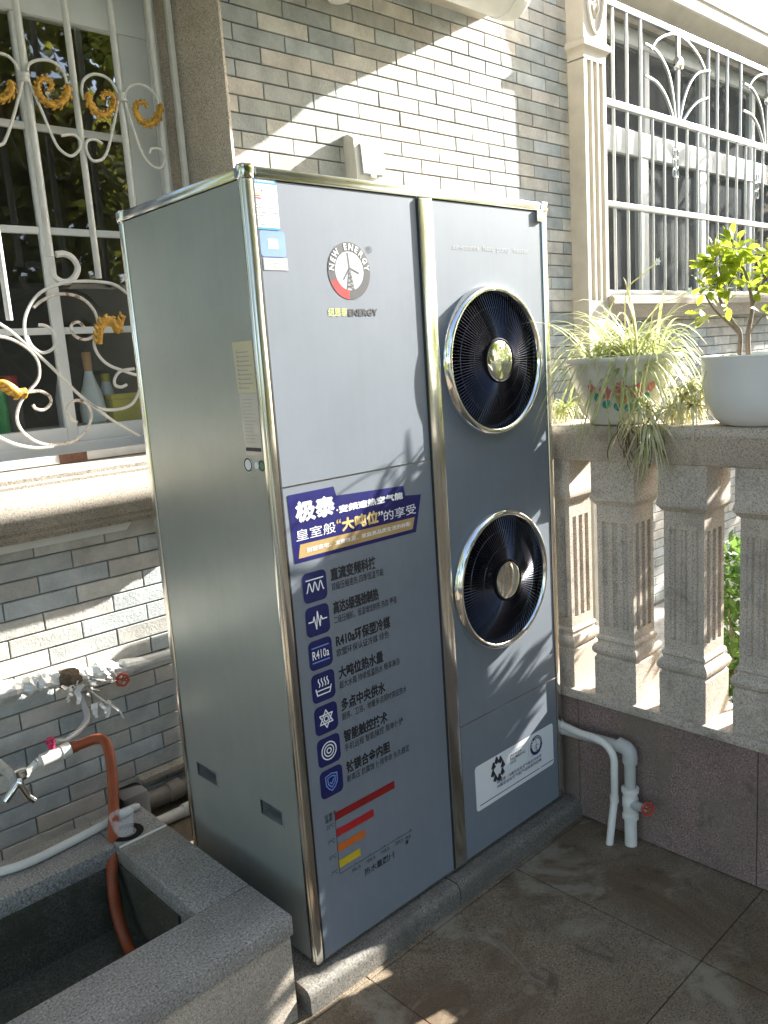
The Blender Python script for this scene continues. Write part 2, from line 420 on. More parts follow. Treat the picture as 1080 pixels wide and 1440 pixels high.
# ------------------------------------------------------------------ house
house = thing('house', (2.0, 1.5, -.2), 'house wall of grey and beige split-face tiles with two barred windows', 'house')
# wall backing round the two window openings
LW = (-2.2, .70, 1.345, 3.12)                  # left window opening x0,x1,z0,z1
RW = (3.32, 6.6, 1.93, 3.60)
bm = bmesh.new()
y0, y1 = YW+.010, YW+.25
def wb(x0, x1, z0, z1): box(bm, x0, x1, y0, y1, z0, z1)
wb(-5, LW[0], -.2, 6.2); wb(LW[0], LW[1], -.2, LW[2]); wb(LW[0], LW[1], LW[3], 6.2); wb(LW[1], RW[0], -.2, 6.2)
wb(RW[0], RW[1], -.2, RW[2]); wb(RW[0], RW[1], RW[3], 6.2); wb(RW[1], 9, -.2, 6.2)
wall = meshobj('wall', bm, 'mortar', house)
# tiles, running bond, 253 x 65 mm pitch
WT, HR, X0, Z0 = .2530, .065, 1.7614, 2.9501
def tile_mesh():
    b2 = bmesh.new(); a, b_ = (WT-.005)/2, (HR-.0055)/2; e = .0022
    B = [b2.verts.new((x, .012, z)) for x, z in ((-a,-b_),(a,-b_),(a,b_),(-a,b_))]
    Mi = [b2.verts.new((x, .002, z)) for x, z in ((-a,-b_),(a,-b_),(a,b_),(-a,b_))]
    Fr = [b2.verts.new((x, 0, z)) for x, z in ((-a+e,-b_+e),(a-e,-b_+e),(a-e,b_-e),(-a+e,b_-e))]
    for P1, P2 in ((B, Mi), (Mi, Fr)):
        for i in range(4): b2.faces.new((P1[i], P1[(i+1) % 4], P2[(i+1) % 4], P2[i]))
    b2.faces.new(Fr[::-1]); bmesh.ops.recalc_face_normals(b2, faces=b2.faces)
    me = bpy.data.meshes.new('tile'); b2.to_mesh(me); b2.free(); me.materials.append(M['tile']); return me
tm = tile_mesh()
def inpoly(x, y, poly):
    c = False
    for i in range(len(poly)):
        (x1, y1_), (x2, y2_) = poly[i], poly[i-1]
        if (y1_ > y) != (y2_ > y) and x < (x2-x1)*(y-y1_)/(y2_-y1_)+x1: c = not c
    return c
UNITPOLY = [(162,296),(338,233),(771,286),(793,1121),(449,1358),(271,1182)]
GAPS = [(826,843,690,890), (914,940,680,900), (1018,1044,690,820)]
seen, rest = [], []
for r in range(-12, 49):
    z = Z0-(r+.5)*HR
    if z < -.15: continue
    off = 0 if r % 2 else .5
    for k in range(-14, 24):
        x = X0+(k+off)*WT+WT/2
        if x < -1.6 or x > 6.2: continue
        cut = None
        if LW[2]-.22 < z < LW[3]+.5 and x-WT/2 < .745:
            if x+WT/2 < .775: continue
            cut = .745
        if RW[0]-.08 < x < RW[1] and RW[2]-.05 < z < RW[3]: continue
        vis = False
        for dx in (-.11, 0, .11):
            u, v = proj((x+dx, YW, z))
            if -4 < u < 1084 and -4 < v < 1444 and not inpoly(u, v, UNITPOLY):
                if u > 775 and v > 600: vis |= any(a < u < b_ and c < v < d for a, b_, c, d in GAPS)
                elif u < 420 and v > 1150: pass
                elif u > 803 and v < 600: pass
                else: vis = True
        (seen if vis else rest).append((x, z, cut))
seen.sort(key=lambda q: (Vector((q[0], YW, q[1]))-CAM).length)
rest += seen[298:]; seen = seen[:298]
for x, z, cut in seen:
    fs = 1
    if cut: fs = (x+WT/2-cut)/WT; x = (x+WT/2+cut)/2
    o = bpy.data.objects.new('tile', tm); C.objects.link(o); o.parent = wall
    o.location = Vector((x, YW+random.uniform(-.0012, .0012), z))-WPOS[wall]; o.rotation_euler = (random.uniform(-.006, .006), 0, random.uniform(-.003, .003)); o.scale = (fs, 1, 1)
V, Fc = [], []
tv = [v.co.copy() for v in tm.vertices]; tf = [tuple(p.vertices) for p in tm.polygons]
for x, z, cut in rest:
    b0 = len(V); V += [(v.x+x, v.y+YW+.0, v.z+z) for v in tv]; Fc += [tuple(i+b0 for i in f) for f in tf]
me = bpy.data.meshes.new('tile_field'); me.from_pydata(V, [], Fc)
tag(meshobj('tile_field', me, 'tile_island', wall), kind='stuff')

# left window surround: jamb with a rounded outer corner
jx0, jx1, jy = .655, .768, 1.125
prof = [(jx0-.01, 1.50), (jx0, 1.50), (jx0, jy+.250), (jx0+.008, jy+.235), (jx0+.010, jy+.190), (jx0+.026, jy+.165), (jx0+.034, jy+.150), (jx0+.042, jy+.125), (jx1-.026, jy+.006)]
for k in range(6):
    a = k/5*math.pi/2; prof.append((jx1-.020+.020*math.sin(a), jy+.020-.020*math.cos(a)))
prof += [(jx1, 1.30), (.72, 1.50)]
extrudeo('window_jamb', 'beige_granite', house, [(x, y, 1.352) for x, y in prof], (0, 0, 1.9))
# moulded sill
sp = [(1.47, 1.366), (1.104, 1.358), (1.097, 1.352), (1.097, 1.338), (1.090, 1.332), (1.090, 1.322), (1.083, 1.310)]
for k in range(1, 12):
    t = k/11; sp.append((1.083-.032*math.sin(math.pi*t*.92)+.012*t, 1.310-.122*t))
sp += [(1.100, 1.186), (1.112, 1.182), (1.116, 1.168), (1.150, 1.160), (1.160, 1.150), (1.160, 1.138), (1.25, 1.135), (1.30, 1.135), (1.47, 1.2)]
extrudeo('window_sill', 'beige_granite', house, [(-2.3, y, z) for y, z in sp], (2.3+.78, 0, 0))
extrudeo('sill_strip', 'white_stone', house, [(-2.3, 1.205, 1.105), (.19, 1.205, 1.105), (.215, 1.205, 1.134), (-2.3, 1.205, 1.134)], (0, .04, 0))

# rooms behind the windows (closed dark boxes)
def room(x0, x1, z0, z1, ya, yb):
    b2 = bmesh.new(); e = .03
    box(b2, x0, x1, yb, yb+e, z0, z1); box(b2, x0-e, x0, ya, yb, z0, z1); box(b2, x1, x1+e, ya, yb, z0, z1)
    box(b2, x0, x1, ya, yb, z0-e, z0); box(b2, x0, x1, ya, yb, z1, z1+e)
    return meshobj('room', b2, 'room_dark', house)
room(-2.4, 1.0, 1.12, 3.3, 1.487, 3.2); room(3.0, 7.2, 1.5, 3.8, 1.487, 3.6)
# ---- left window: white aluminium frames, small panes
WX = lambda x: -1.1168+(x+1.1168)*1.0238
WZ = lambda z: 1.6482+(z-1.6482)*1.0238
WYO = .07
def wbox(name, x0, x1, ya, yb_, z0, z1, par, mat='alu_white', bev=.004): return boxo(name, mat, par, WX(x0), WX(x1), ya+WYO, yb_+WYO, WZ(z0), WZ(z1), bev)
wz0, wz1 = WZ(1.362), WZ(3.10)
lw = meshobj('window', box(box(bmesh.new(), -2.2, WX(.63), 1.345+WYO, 1.40+WYO, 1.358, WZ(1.43), .004), WX(.572), WX(.63), 1.345+WYO, 1.40+WYO, WZ(1.43), WZ(3.05), .004), 'alu_white', house)
wy0, wy1 = 1.352, 1.382
wbox('frame_top', -2.2, .572, 1.346, 1.399, 2.86, 3.05, lw)
wbox('sash_stile', .462, .572, wy0, wy1, 1.43, 2.86, lw); wbox('sash_stile', .083, .122, wy0, wy1, 1.43, 2.86, lw)
wbox('sash_rail', -2.0, .083, wy0, wy1, 1.43, 1.485, lw); wbox('sash_rail', .122, .462, wy0, wy1, 1.43, 1.485, lw)
for z in (2.505, 2.165, 1.825):
    wbox('muntin', .122, .462, wy0+.004, wy1-.006, z-.012, z+.012, lw); wbox('muntin', -.5, .083, wy0+.004, wy1-.006, z-.012, z+.012, lw)
def wpane(x0, x1, z0, z1): flatpoly('pane', 'glass', lw, [(WX(x0), 1.366+WYO, WZ(z0)), (WX(x1), 1.366+WYO, WZ(z0)), (WX(x1), 1.366+WYO, WZ(z1)), (WX(x0), 1.366+WYO, WZ(z1))])
for za, zb in ((2.517, 2.86), (2.177, 2.493), (1.837, 2.153), (1.485, 1.813)): wpane(.122, .462, za, zb); wpane(-.5, .083, za, zb)
wpane(-2.0, -.5, 1.485, 2.86)
boxo('window_board', 'white_stone', lw, -2.2, .63, 1.478, 1.70, 1.45, 1.478, .003)
# ---- right window
rw = meshobj('window', box(box(bmesh.new(), 3.32, 6.6, 1.36, 1.43, 1.93, 1.99, .004), 3.32, 3.40, 1.36, 1.43, 1.99, 3.60, .004), 'alu_white', house)
boxo('frame_top', 'alu_white', rw, 3.40, 6.6, 1.361, 1.429, 3.50, 3.60, .004)
boxo('transom', 'alu_white', rw, 3.40, 6.6, 1.361, 1.429, 2.84, 2.99, .004)
for x, wd in ((4.18, .10), (5.02, .10), (5.86, .10)): boxo('sash_stile', 'alu_white', rw, x-wd/2, x+wd/2, 1.368, 1.42, 1.99, 2.84, .004)
for x, wd in ((4.22, .06), (5.02, .06), (5.86, .06)): boxo('mullion', 'alu_white', rw, x-wd/2, x+wd/2, 1.368, 1.42, 2.99, 3.50, .004)
for xa, xb in ((3.40, 4.13), (4.23, 4.97), (5.07, 5.81), (5.91, 6.6)): flatpoly('pane', 'dark_glass', rw, [(xa, 1.392, 1.99), (xb, 1.392, 1.99), (xb, 1.392, 2.84), (xa, 1.392, 2.84)])
for xa, xb in ((3.40, 4.19), (4.25, 4.99), (5.05, 5.83), (5.89, 6.6)): flatpoly('pane', 'dark_glass', rw, [(xa, 1.392, 2.99), (xb, 1.392, 2.99), (xb, 1.392, 3.50), (xa, 1.392, 3.50)])
cur = bmesh.new()
for k in range(40):
    x = 4.35+k*.028; zig = .02*(k % 2)
    if k: cur.faces.new((pv[0], pv[1], *(nv := (cur.verts.new((x, 1.52+zig, 2.84)), cur.verts.new((x, 1.52+zig, 1.92))))))
    else: nv = (cur.verts.new((x, 1.52, 2.84)), cur.verts.new((x, 1.52, 1.92)))
    pv = (nv[1], nv[0])
smooth(meshobj('curtain', cur, 'room_dark', rw), 80)
# right sill, fluted column with capital, hood over the window
extrudeo('window_sill', 'beige_granite', house, [(3.32, y, z) for y, z in [(1.36, 1.93), (1.10, 1.925), (1.09, 1.915), (1.09, 1.88), (1.11, 1.87), (1.15, 1.80), (1.25, 1.80)]], (3.4, 0, 0))
col = boxo('column', 'cream_stone', house, 3.13, 3.31, 1.185, 1.30, -.2, 3.94, .003)
cx0, cx1, cy = 3.112, 3.332, 1.130
def fluted(x0, x1, yf, yb, nfl, depth):
    pts = [(x0, yb), (x0, yf)]; wd = (x1-x0); m_ = wd*.10; pw = (wd-2*m_)/nfl
    for i in range(nfl):
        c0 = x0+m_+pw*(i+.5); rr = pw*.36
        for k in range(7):
            a = math.pi*k/6; pts.append((c0-rr*math.cos(a), yf+depth*math.sin(a)))
    return pts+[(x1, yf), (x1, yb)]
extrudeo('shaft', 'cream_stone', col, [(x, y, 1.90) for x, y in fluted(cx0, cx1, cy, 1.246, 3, .034)], (0, 0, 1.30), 20)
extrudeo('shaft_base', 'cream_stone', col, [(x, y, -.2) for x, y in ((cx0, 1.246), (cx0, cy), (cx1, cy), (cx1, 1.246))], (0, 0, 2.10))
def square_loft(bm, prof, x0, x1, yf, yb):
    """prof list of (grow, z): rectangle grown outward by grow on three sides"""
    rings = []
    for g, z in prof: rings.append([bm.verts.new(p) for p in ((x0-g, yb, z), (x0-g, yf-g, z), (x1+g, yf-g, z), (x1+g, yb, z))])
    for A, B in zip(rings, rings[1:]):
        for i in range(4): bm.faces.new((A[i], A[(i+1) % 4], B[(i+1) % 4], B[i]))
    bm.faces.new(rings[0]); bm.faces.new(rings[-1]); return bm
cp = [(.0, 3.195), (.0, 3.225), (.006, 3.245), (.020, 3.258), (.023, 3.272), (.020, 3.288), (.006, 3.302), (.004, 3.32), (.005, 3.42), (.008, 3.54), (.015, 3.66), (.020, 3.70), (.022, 3.80), (.026, 3.95)]
smooth(meshobj('capital', square_loft(bmesh.new(), cp, cx0, cx1, cy, 1.246), 'cream_stone', col), 35)
# relief scroll and lozenges on the capital
ym = cy-.028
for s in (-1, 1):
    tubeo('capital_scroll', 'cream_stone', col, smoothpath([(3.222+s*.10, cy-.022, 3.74), (3.222+s*.092, cy-.016, 3.62), (3.222+s*.075, cy-.010, 3.48), (3.222+s*.040, cy-.006, 3.37), (3.222, cy-.004, 3.335)], 6), .011, 6)
for zc, hh, ww in ((3.62, .055, .024), (3.535, .028, .013), (3.46, .045, .028)):
    yy = cy-.010-.05*max(0, (zc-3.42))
    tubeo('lozenge', 'cream_stone', col, [(3.222-ww, yy, zc), (3.222, yy-.01, zc+hh), (3.222+ww, yy, zc), (3.222, yy+.008, zc-hh)], .006, 6, True)
# hood over the right window
hp = [(1.30, 3.585), (1.235, 3.592), (1.115, 3.680), (1.110, 3.690), (1.110, 3.760), (1.100, 3.770), (1.100, 3.86), (1.246, 3.95), (1.30, 3.95)]
extrudeo('window_hood', 'cream_stone', house, [(3.36, y, z) for y, z in hp], (3.44, 0, 0))
# cornice with a round nosing above the unit, ending over the tiled wall
CXE = 2.36
extrudeo('cornice', 'cream_stone', house, [(-2.6, y, z) for y, z in [(1.25, 3.262), (.99, 3.262), (.99, 3.34), (.80, 3.36), (.72, 3.42), (.72, 3.60), (1.25, 3.60)]], (2.6+CXE, 0, 0), 30)
cyl = [(0, -2.6-2.24), (.105, -2.6-2.24), (.105, -.020)]+[(.105*math.cos(R_(t)), -.020+.060*math.sin(R_(t))) for t in (15, 30, 45, 60, 75, 90)]
gut = latheo('gutter', 'white_stone', house, cyl, (2.235, .925, 3.238), 'x', 32, ang=40)
latheo('gutter_band', 'white_stone', gut, [(.104, -.03), (.111, -.026), (.111, .026), (.104, .03)], (2.16, .925, 3.238), 'x', 32)
latheo('pipe_stub', 'pvc_white', house, [(.0, 0), (.045, .004), (.055, .02), (.055, .14)], (1.37, 1.16, 3.105), 'z', 20)
boxo('upper_balcony', 'stucco', house, -3.6, 2.30, -.3, 1.236, 3.60, 3.85, .01)  # unseen slab, drawn out over the courtyard to block sky light

# weatherproof box on the wall above the unit
sb = thing('socket_cover', (1.49, 1.2, 2.45), 'cream weatherproof socket cover on the tiled wall above the cabinet', 'socket cover')
a0, a1, zz0, zz1 = 1.405, 1.575, 2.43, 2.605
extrudeo('housing', 'plastic_switch', sb, [(a0, 1.240, zz0-.03), (a0, 1.168, zz0-.03), (a0, 1.163, zz0), (a0, 1.172, zz1-.02), (a0, 1.205, zz1), (a0, 1.240, zz1)], (a1-a0, 0, 0))
extrudeo('cover', 'switch_cover', sb, [(a0+.03, 1.160, zz0+.005), (a0+.03, 1.152, zz0+.012), (a0+.03, 1.162, zz1-.045), (a0+.03, 1.172, zz1-.04)], (.115, 0, 0))
boxo('latch', 'plastic_switch', sb, a0+.07, a0+.10, 1.150, 1.166, zz0-.004, zz0+.012, .002)

# ================================================================== LEFT WINDOW GRILLE
GY = 1.300
lg = thing('window_grille', (.1, GY, 1.36), 'white wrought iron window grille with gold leaf scrolls and peeling paint', 'window grille')
yv = Vector((0, 1, 0))
def g1(pts, s=3.0, ox=0, oy=0, dy=0): return [P(ox+x/s, oy+y/s, 1, GY+dy) for x, y in pts]
def scroll(pts, r=.006, mat='grille_white', name='scroll', dy=0, n=6, taper=False):
    p = smoothpath(pts, n)
    rad = [r*(1-.5*i/len(p)) for i in range(len(p))] if taper else r
    return tubeo(name, mat, lg, [q+Vector((0, dy, 0)) for q in p], rad, 6)
for x, zt, zb in ((.084, 3.12, 2.07), (.249, 3.12, 2.00), (.415, 3.12, 2.00), (-.081, 3.12, 1.86), (-.247, 3.12, 1.40), (-.412, 3.12, 1.40), (.565, 3.12, 1.40)):
    tubeo('bar', 'grille_white', lg, [(x, GY, zb), (x, GY, zt)], .0115, 10)
Z3 = lambda pts, dy=0: g1(pts, 3.0, 0, 0, dy)
for pts in ([(114,300),(125,268),(170,252),(225,262),(265,300),(280,345),(276,370)], [(78,300),(60,262),(25,232),(-25,225),(-70,250)],
            [(495,392),(470,345),(430,318),(385,315),(352,340),(345,385),(355,420)], [(528,392),(545,365),(590,355),(635,378),(662,415),(668,440)],
            [(122,345),(175,465),(225,585),(255,632),(300,658),(335,630),(338,595),(310,568),(258,572)], [(95,345),(60,480),(25,585),(0,612),(-40,610)],
            [(498,425),(480,525),(455,630),(430,672),(388,675),(364,630),(368,595),(400,588),(432,606)], [(528,432),(562,540),(600,645),(640,698),(678,708),(695,670),(678,632),(640,626),(630,650)]):
    scroll(Z3(pts, -.014), .0052)
for bx, c in (((100, 328), 0), ((512, 412), 0)):
    q = P(bx[0]/3, bx[1]/3, 1, GY-.006); b2 = bmesh.new()
    lathe(b2, [(.012, -.016), (.019, -.013), (.019, -.003), (.016, 0), (.019, .003), (.019, .013), (.012, .016)], q, 'z', 14)
    smooth(meshobj('collar', b2, 'grille_white', lg), 60)
def gold(pts, dy=-.018):
    p = smoothpath(Z3(pts), 6); N = len(p); b2 = bmesh.new()
    rad = [.0125*(1.0-.62*i/N)*(.55+.45*min(1, i/3)) for i in range(N)]
    tube(b2, [q+Vector((0, dy, 0)) for q in p], rad, 8)
    for i in range(2, N-3, 3):                                     # leaf lobes along the curl
        t = (p[i+1]-p[i-1]).normalized(); nn = t.cross(yv).normalized(); rr = rad[i]
        for s in (1, -1):
            c0 = p[i]+nn*s*rr*.75+Vector((0, dy-.002, 0))
            tube(b2, [c0, c0+nn*s*rr*.55+t*rr*.55, c0+nn*s*rr*.7+t*rr*1.25], [rr*.55, rr*.42, rr*.1], 6)
    smooth(meshobj('gold_leaf', b2, 'gold_paint', lg), 60)
gold([(276,360),(272,410),(235,448),(185,440),(152,400),(150,360),(175,338),(205,350),(208,378),(190,388)])
gold([(360,395),(372,450),(410,490),(452,480),(472,440),(462,405),(435,398),(420,415),(432,430)])
gold([(668,445),(655,500),(618,530),(578,510),(560,465),(572,440),(600,438),(608,462)])
gold([(30,345),(40,385),(15,418),(-25,425),(-50,390),(-35,350),(-10,345)])
G2 = lambda pts, dy=0: g1(pts, 4.233, 0, 340, dy)
scroll(G2([(302,150),(312,190),(332,218),(370,238),(412,235),(450,200),(462,150),(432,98),(382,72),(332,76)]), .011)
for pts, mat in (([(172,622),(150,560),(148,460),(190,360),(260,290),(380,245),(490,235),(610,240),(680,255),(735,290),(790,340)], 'grille_white'),
            ([(200,392),(250,350),(330,315),(420,315),(500,345),(560,410),(580,480),(570,545),(520,580),(460,570),(425,530),(430,490),(470,480),(505,515)], 'grille_worn'),
            ([(160,560),(190,620),(250,660),(310,640),(335,590),(310,530),(270,500),(230,495)], 'grille_white'),
            ([(-60,440),(0,490),(60,530),(190,640),(300,740),(460,900),(560,980),(680,1070),(830,1155)], 'grille_white'),
            ([(-60,560),(0,565),(80,585),(170,640),(225,710),(235,790),(215,840),(170,890),(120,960),(100,1040),(120,1110),(180,1170),(260,1205),(350,1205),(440,1185),(510,1120),(545,1040),(520,970),(470,945),(420,960),(400,1010),(430,1060),(460,1075)], 'grille_worn'),
            ([(170,895),(240,890),(295,920),(300,965),(260,1000),(215,995),(195,970)], 'grille_worn'),
            ([(-60,1130),(0,1165),(90,1205),(200,1225),(320,1218)], 'grille_white'),
            ([(572,545),(560,610),(590,680),(650,735),(740,770),(800,790),(860,800)], 'grille_white'),
            ([(800,756),(720,770),(685,810),(685,850),(720,865),(755,850)], 'grille_white'),
            ([(480,920),(560,980),(640,1000),(720,995),(780,970),(812,930),(830,880)], 'grille_white')):
    scroll(G2(pts, -.008), .0056, mat)
for pts in ([(598,610),(592,560),(600,500),(640,470),(680,490),(700,530),(730,470),(742,440)], [(160,880),(110,900),(60,870),(20,840),(-30,830)]):
    p = smoothpath(G2(pts, -.016), 5); N = len(p); b2 = bmesh.new()
    tube(b2, p, [.006+.012*math.sin(math.pi*min(1, i/N*1.1+.05)) for i in range(N)], 8, flat=(yv, .5))
    for i in range(2, N-2, 3):
        t = (p[i+1]-p[i-1]).normalized(); nn = t.cross(yv).normalized()
        tube(b2, [p[i]+nn*.008, p[i]+nn*.018+t*.006, p[i]+nn*.022+t*.016], [.009, .007, .002], 6)
    smooth(meshobj('gold_leaf', b2, 'gold_paint', lg), 60)
boxo('bottom_rail', 'grille_white', lg, -1.4, .64, GY-.012, GY+.012, 1.366, 1.396, .003)
boxo('rust_patch', 'rust', lg, *sorted((P(82,650,1,GY).x, P(121,646,1,GY).x)), GY-.0155, GY-.0125, 1.367, 1.397, .001)
boxo('side_rail', 'grille_white', lg, .635, .655, GY-.010, GY+.010, 1.396, 3.12, .003)

# things standing on the window board inside
def bottle(prof, loc, mat, label, name='bottle', cat='bottle', extra=None):
    t = thing(name, loc, label, cat)
    latheo('body', mat, t, prof, loc, 'z', 20, True)
    if extra: latheo(extra[0], extra[1], t, extra[2], loc, 'z', 16, True, True)
    return t
bottle([(.035,0),(.047,.01),(.049,.06),(.042,.11),(.026,.16),(.016,.195),(.015,.205)], (.272, 1.54, 1.478), 'bottle_white', 'white bottle with a cork behind the left window glass', extra=('cork', 'cork', [(.0145,.19),(.0165,.22),(.017,.27),(.014,.275)]))
bottle([(.028,0),(.032,.01),(.032,.11),(.022,.16),(.012,.2)], (.165, 1.54, 1.478), 'bottle_violet', 'pale violet bottle beside the corked white bottle inside the window', extra=('cap', 'bottle_white', [(.012,.195),(.014,.20),(.014,.225),(.012,.23)]))
bottle([(.034,0),(.038,.01),(.038,.15),(.02,.21),(.014,.27)], (-.085, 1.54, 1.478), 'bottle_green', 'green bottle behind the window glass near the gold leaf', extra=('cap', 'bottle_green', [(.015,.265),(.016,.29),(.013,.295)]))
bottle([(.03,0),(.034,.008),(.034,.13),(.02,.16)], (-.02, 1.57, 1.478), 'room_dark', 'dark jar with a red lid inside the window', 'jar', 'jar', extra=('lid', 'jar_red', [(.026,.155),(.03,.16),(.03,.20),(.024,.205)]))
yb = thing('carton', (.395, 1.54, 1.478), 'yellow carton on the board inside the left window', 'carton')
boxo('box', 'box_yellow', yb, .335, .455, 1.50, 1.57, 1.478, 1.565, .004)
boxo('lid', 'box_yellow', yb, .332, .458, 1.497, 1.573, 1.565, 1.585, .003)
bottle([(.022,0),(.026,.01),(.026,.12),(.016,.16)], (.37, 1.61, 1.478), 'bottle_white', 'small bottle with yellow cap behind the yellow carton', extra=('cap', 'box_yellow', [(.017,.158),(.018,.185),(.015,.19)]))

# ================================================================== RIGHT WINDOW GRILLE
RY = 1.17
rg = thing('window_grille', (4.2, RY, 1.93), 'pale steel window grille with arched fan ornaments beside the fluted column', 'window grille')
zr = (3.555, 3.02, 2.458, 1.945)
for z, h in zip(zr, (.018, .020, .018, .018)): boxo('rail', 'steel_tube', rg, 3.335, 6.5, RY-.014, RY+.014, z-h, z+h, .004)
xb = [3.47+.1495*k for k in range(20)]
for k, x in enumerate(xb): tubeo('bar', 'steel_tube', rg, [(x, RY, zr[3]+.010), (x, RY, zr[1]-.010)], .0095, 10)
Z6 = lambda pts: [P(780+x/3.43, y/3.43, 1, RY) for x, y in pts]
for x in (3.47, 3.622, 3.782, 4.666, 4.80, 4.95, 5.165, 6.05, 6.2): tubeo('bar', 'steel_tube', rg, [(x, RY, zr[1]+.010), (x, RY, zr[0]-.010)], .0105, 10)
def fan(dx):
    for pts, r in (([(432,212),(490,250),(540,340),(565,450),(578,578)], .010), ([(432,365),(490,400),(535,470),(570,575)], .010),
                ([(745,342),(690,352),(650,400),(620,480),(600,580)], .010), ([(738,472),(690,490),(650,530),(612,590)], .010),
                ([(462,238),(490,195),(540,168),(590,170),(640,205),(690,270),(720,338)], .010)):
        tubeo('arch', 'steel_tube', rg, [q+Vector((dx, -.003, 0)) for q in smoothpath(Z6(pts), 7)], r, 6)
    c = Z6([(592, 310)])[0]; a = Z6([(592, 178)])[0]; b_ = Z6([(588, 580)])[0]
    boxo('stem', 'steel_tube', rg, a.x+dx-.012, a.x+dx+.012, RY-.010, RY+.010, b_.z-.02, a.z+.02, .002)
    latheo('rosette', 'chrome', rg, [(0, -.03), (.02, -.029), (.036, -.022), (.04, -.008), (.04, .012)], (c.x+dx, RY-.004, c.z), 'y', 20)
fan(0); fan(1.385)
for px, py in ((949, 230), (1063, 262)):
    c = P(px, py, 1, RY-.006); b2 = bmesh.new()
    for k in range(3):
        for s in (-1, 1):
            cz_ = c.z+.06*(k-1); pts = [(c.x+s*(.018+.018*math.cos(a)), c.y-.004, cz_+.026*math.sin(a)) for a in [i*2*math.pi/10 for i in range(10)]]
            tube(b2, pts, .005, 5, True)
    smooth(meshobj('ornament', b2, 'steel_tube', rg), 60)

# ================================================================== HEAT PUMP CABINET
UW, UD, UZ0, UZ1 = 1.132, .615, .08, 2.092
un = thing('heat_pump_cabinet', (UW/2, UD/2, UZ0-.01), 'tall silver heat pump cabinet with two round fans and printed front', 'heat pump')
PT = .026                                            # post width
fy, sxp = .004, .004                                 # panels sit 4 mm behind the posts' faces
def plate(us, vs_, skip, f, th):
    """plate of cells between breakpoints; skip = set of (i,j) left open; f(u,v,d) -> point"""
    b2 = bmesh.new()
    def quad(p): b2.faces.new([b2.verts.new(q) for q in p])
    for i in range(len(us)-1):
        for j in range(len(vs_)-1):
            if (i, j) in skip: continue
            quad([f(us[i], vs_[j], 0), f(us[i+1], vs_[j], 0), f(us[i+1], vs_[j+1], 0), f(us[i], vs_[j+1], 0)])
    u0, u1, v0, v1 = us[0], us[-1], vs_[0], vs_[-1]
    for a, b_ in (((u0,v0),(u1,v0)), ((u1,v0),(u1,v1)), ((u1,v1),(u0,v1)), ((u0,v1),(u0,v0))):
        quad([f(*a, 0), f(*b_, 0), f(*b_, th), f(*a, th)])
    bmesh.ops.remove_doubles(b2, verts=b2.verts, dist=1e-5)
    return b2
fx = P(597, 285, 1, 0).x; sx0, sx1 = fx-.026, fx+.026     # centre strip
zs_l = (P(393, 682, 1, 0).z+P(605, 651, 1, 0).z)/2        # seam of the left panels
zs_r = (P(650, 1018, 1, 0).z+P(785, 956, 1, 0).z)/2
ff = lambda u, v, d: (u, fy+d, v)
g = .0016
def panel(name, x0, x1, z0, z1, mat='silver_panel'): return meshobj(name, plate([x0, x1], [z0, z1], (), ff, .012), mat, un)
panel('front_panel', PT+.003, sx0-.004, zs_l+g, UZ1-PT-.002); panel('front_panel', PT+.003, sx0-.004, UZ0+.006, zs_l-g)
panel('front_panel', sx1+.001, UW-PT-.002, UZ0+.006, zs_r-g)
boxo('seam_strip', 'aluminium', un, PT+.004, sx0-.005, fy-.0008, fy+.004, zs_l-.0013, zs_l+.0013); boxo('seam_strip', 'aluminium', un, sx1+.001, UW-PT-.003, fy-.0008, fy+.004, zs_r-.0013, zs_r+.0013)
# right upper panel with two round openings
FC = [(.836, 1.622), (.832, .950)]; FR = .201
b2 = bmesh.new(); xa, xb_ = sx1+.001, UW-PT-.002
zc = [zs_r+g, FC[1][1]-.22, FC[1][1]+.22, FC[0][1]-.22, FC[0][1]+.22, UZ1-PT-.002]
for j in (0, 2, 4): b2.faces.new([b2.verts.new(ff(x, z, 0)) for x, z in ((xa, zc[j]), (xb_, zc[j]), (xb_, zc[j+1]), (xa, zc[j+1]))])
for cx_, cz_ in FC:
    N = 48; inner, outer = [], []
    for k in range(N):
        a = 2*math.pi*(k+.5)/N; ca, sa = math.cos(a), math.sin(a)
        inner.append(b2.verts.new(ff(cx_+FR*ca, cz_+FR*sa, 0)))
        tx = ((xb_-cx_) if ca > 0 else (xa-cx_))/ca if abs(ca) > 1e-6 else 9; tz = (.22 if sa > 0 else -.22)/sa if abs(sa) > 1e-6 else 9
        t = min(tx, tz); outer.append(b2.verts.new(ff(cx_+t*ca, cz_+t*sa, 0)))
    for k in range(N): b2.faces.new((inner[k], inner[(k+1) % N], outer[(k+1) % N], outer[k]))
    for X_, Z_ in ((xa, -1), (xa, 1), (xb_, -1), (xb_, 1)):          # fill the corners
        cpt = Vector(ff(X_, cz_+Z_*.22, 0)); two = sorted(outer, key=lambda v: (v.co-cpt).length)[:2]
        if abs(two[0].co.x-two[1].co.x) > 1e-4 and abs(two[0].co.z-two[1].co.z) > 1e-4: b2.faces.new((two[0], two[1], b2.verts.new(cpt)))
meshobj('front_panel', b2, 'silver_panel', un)
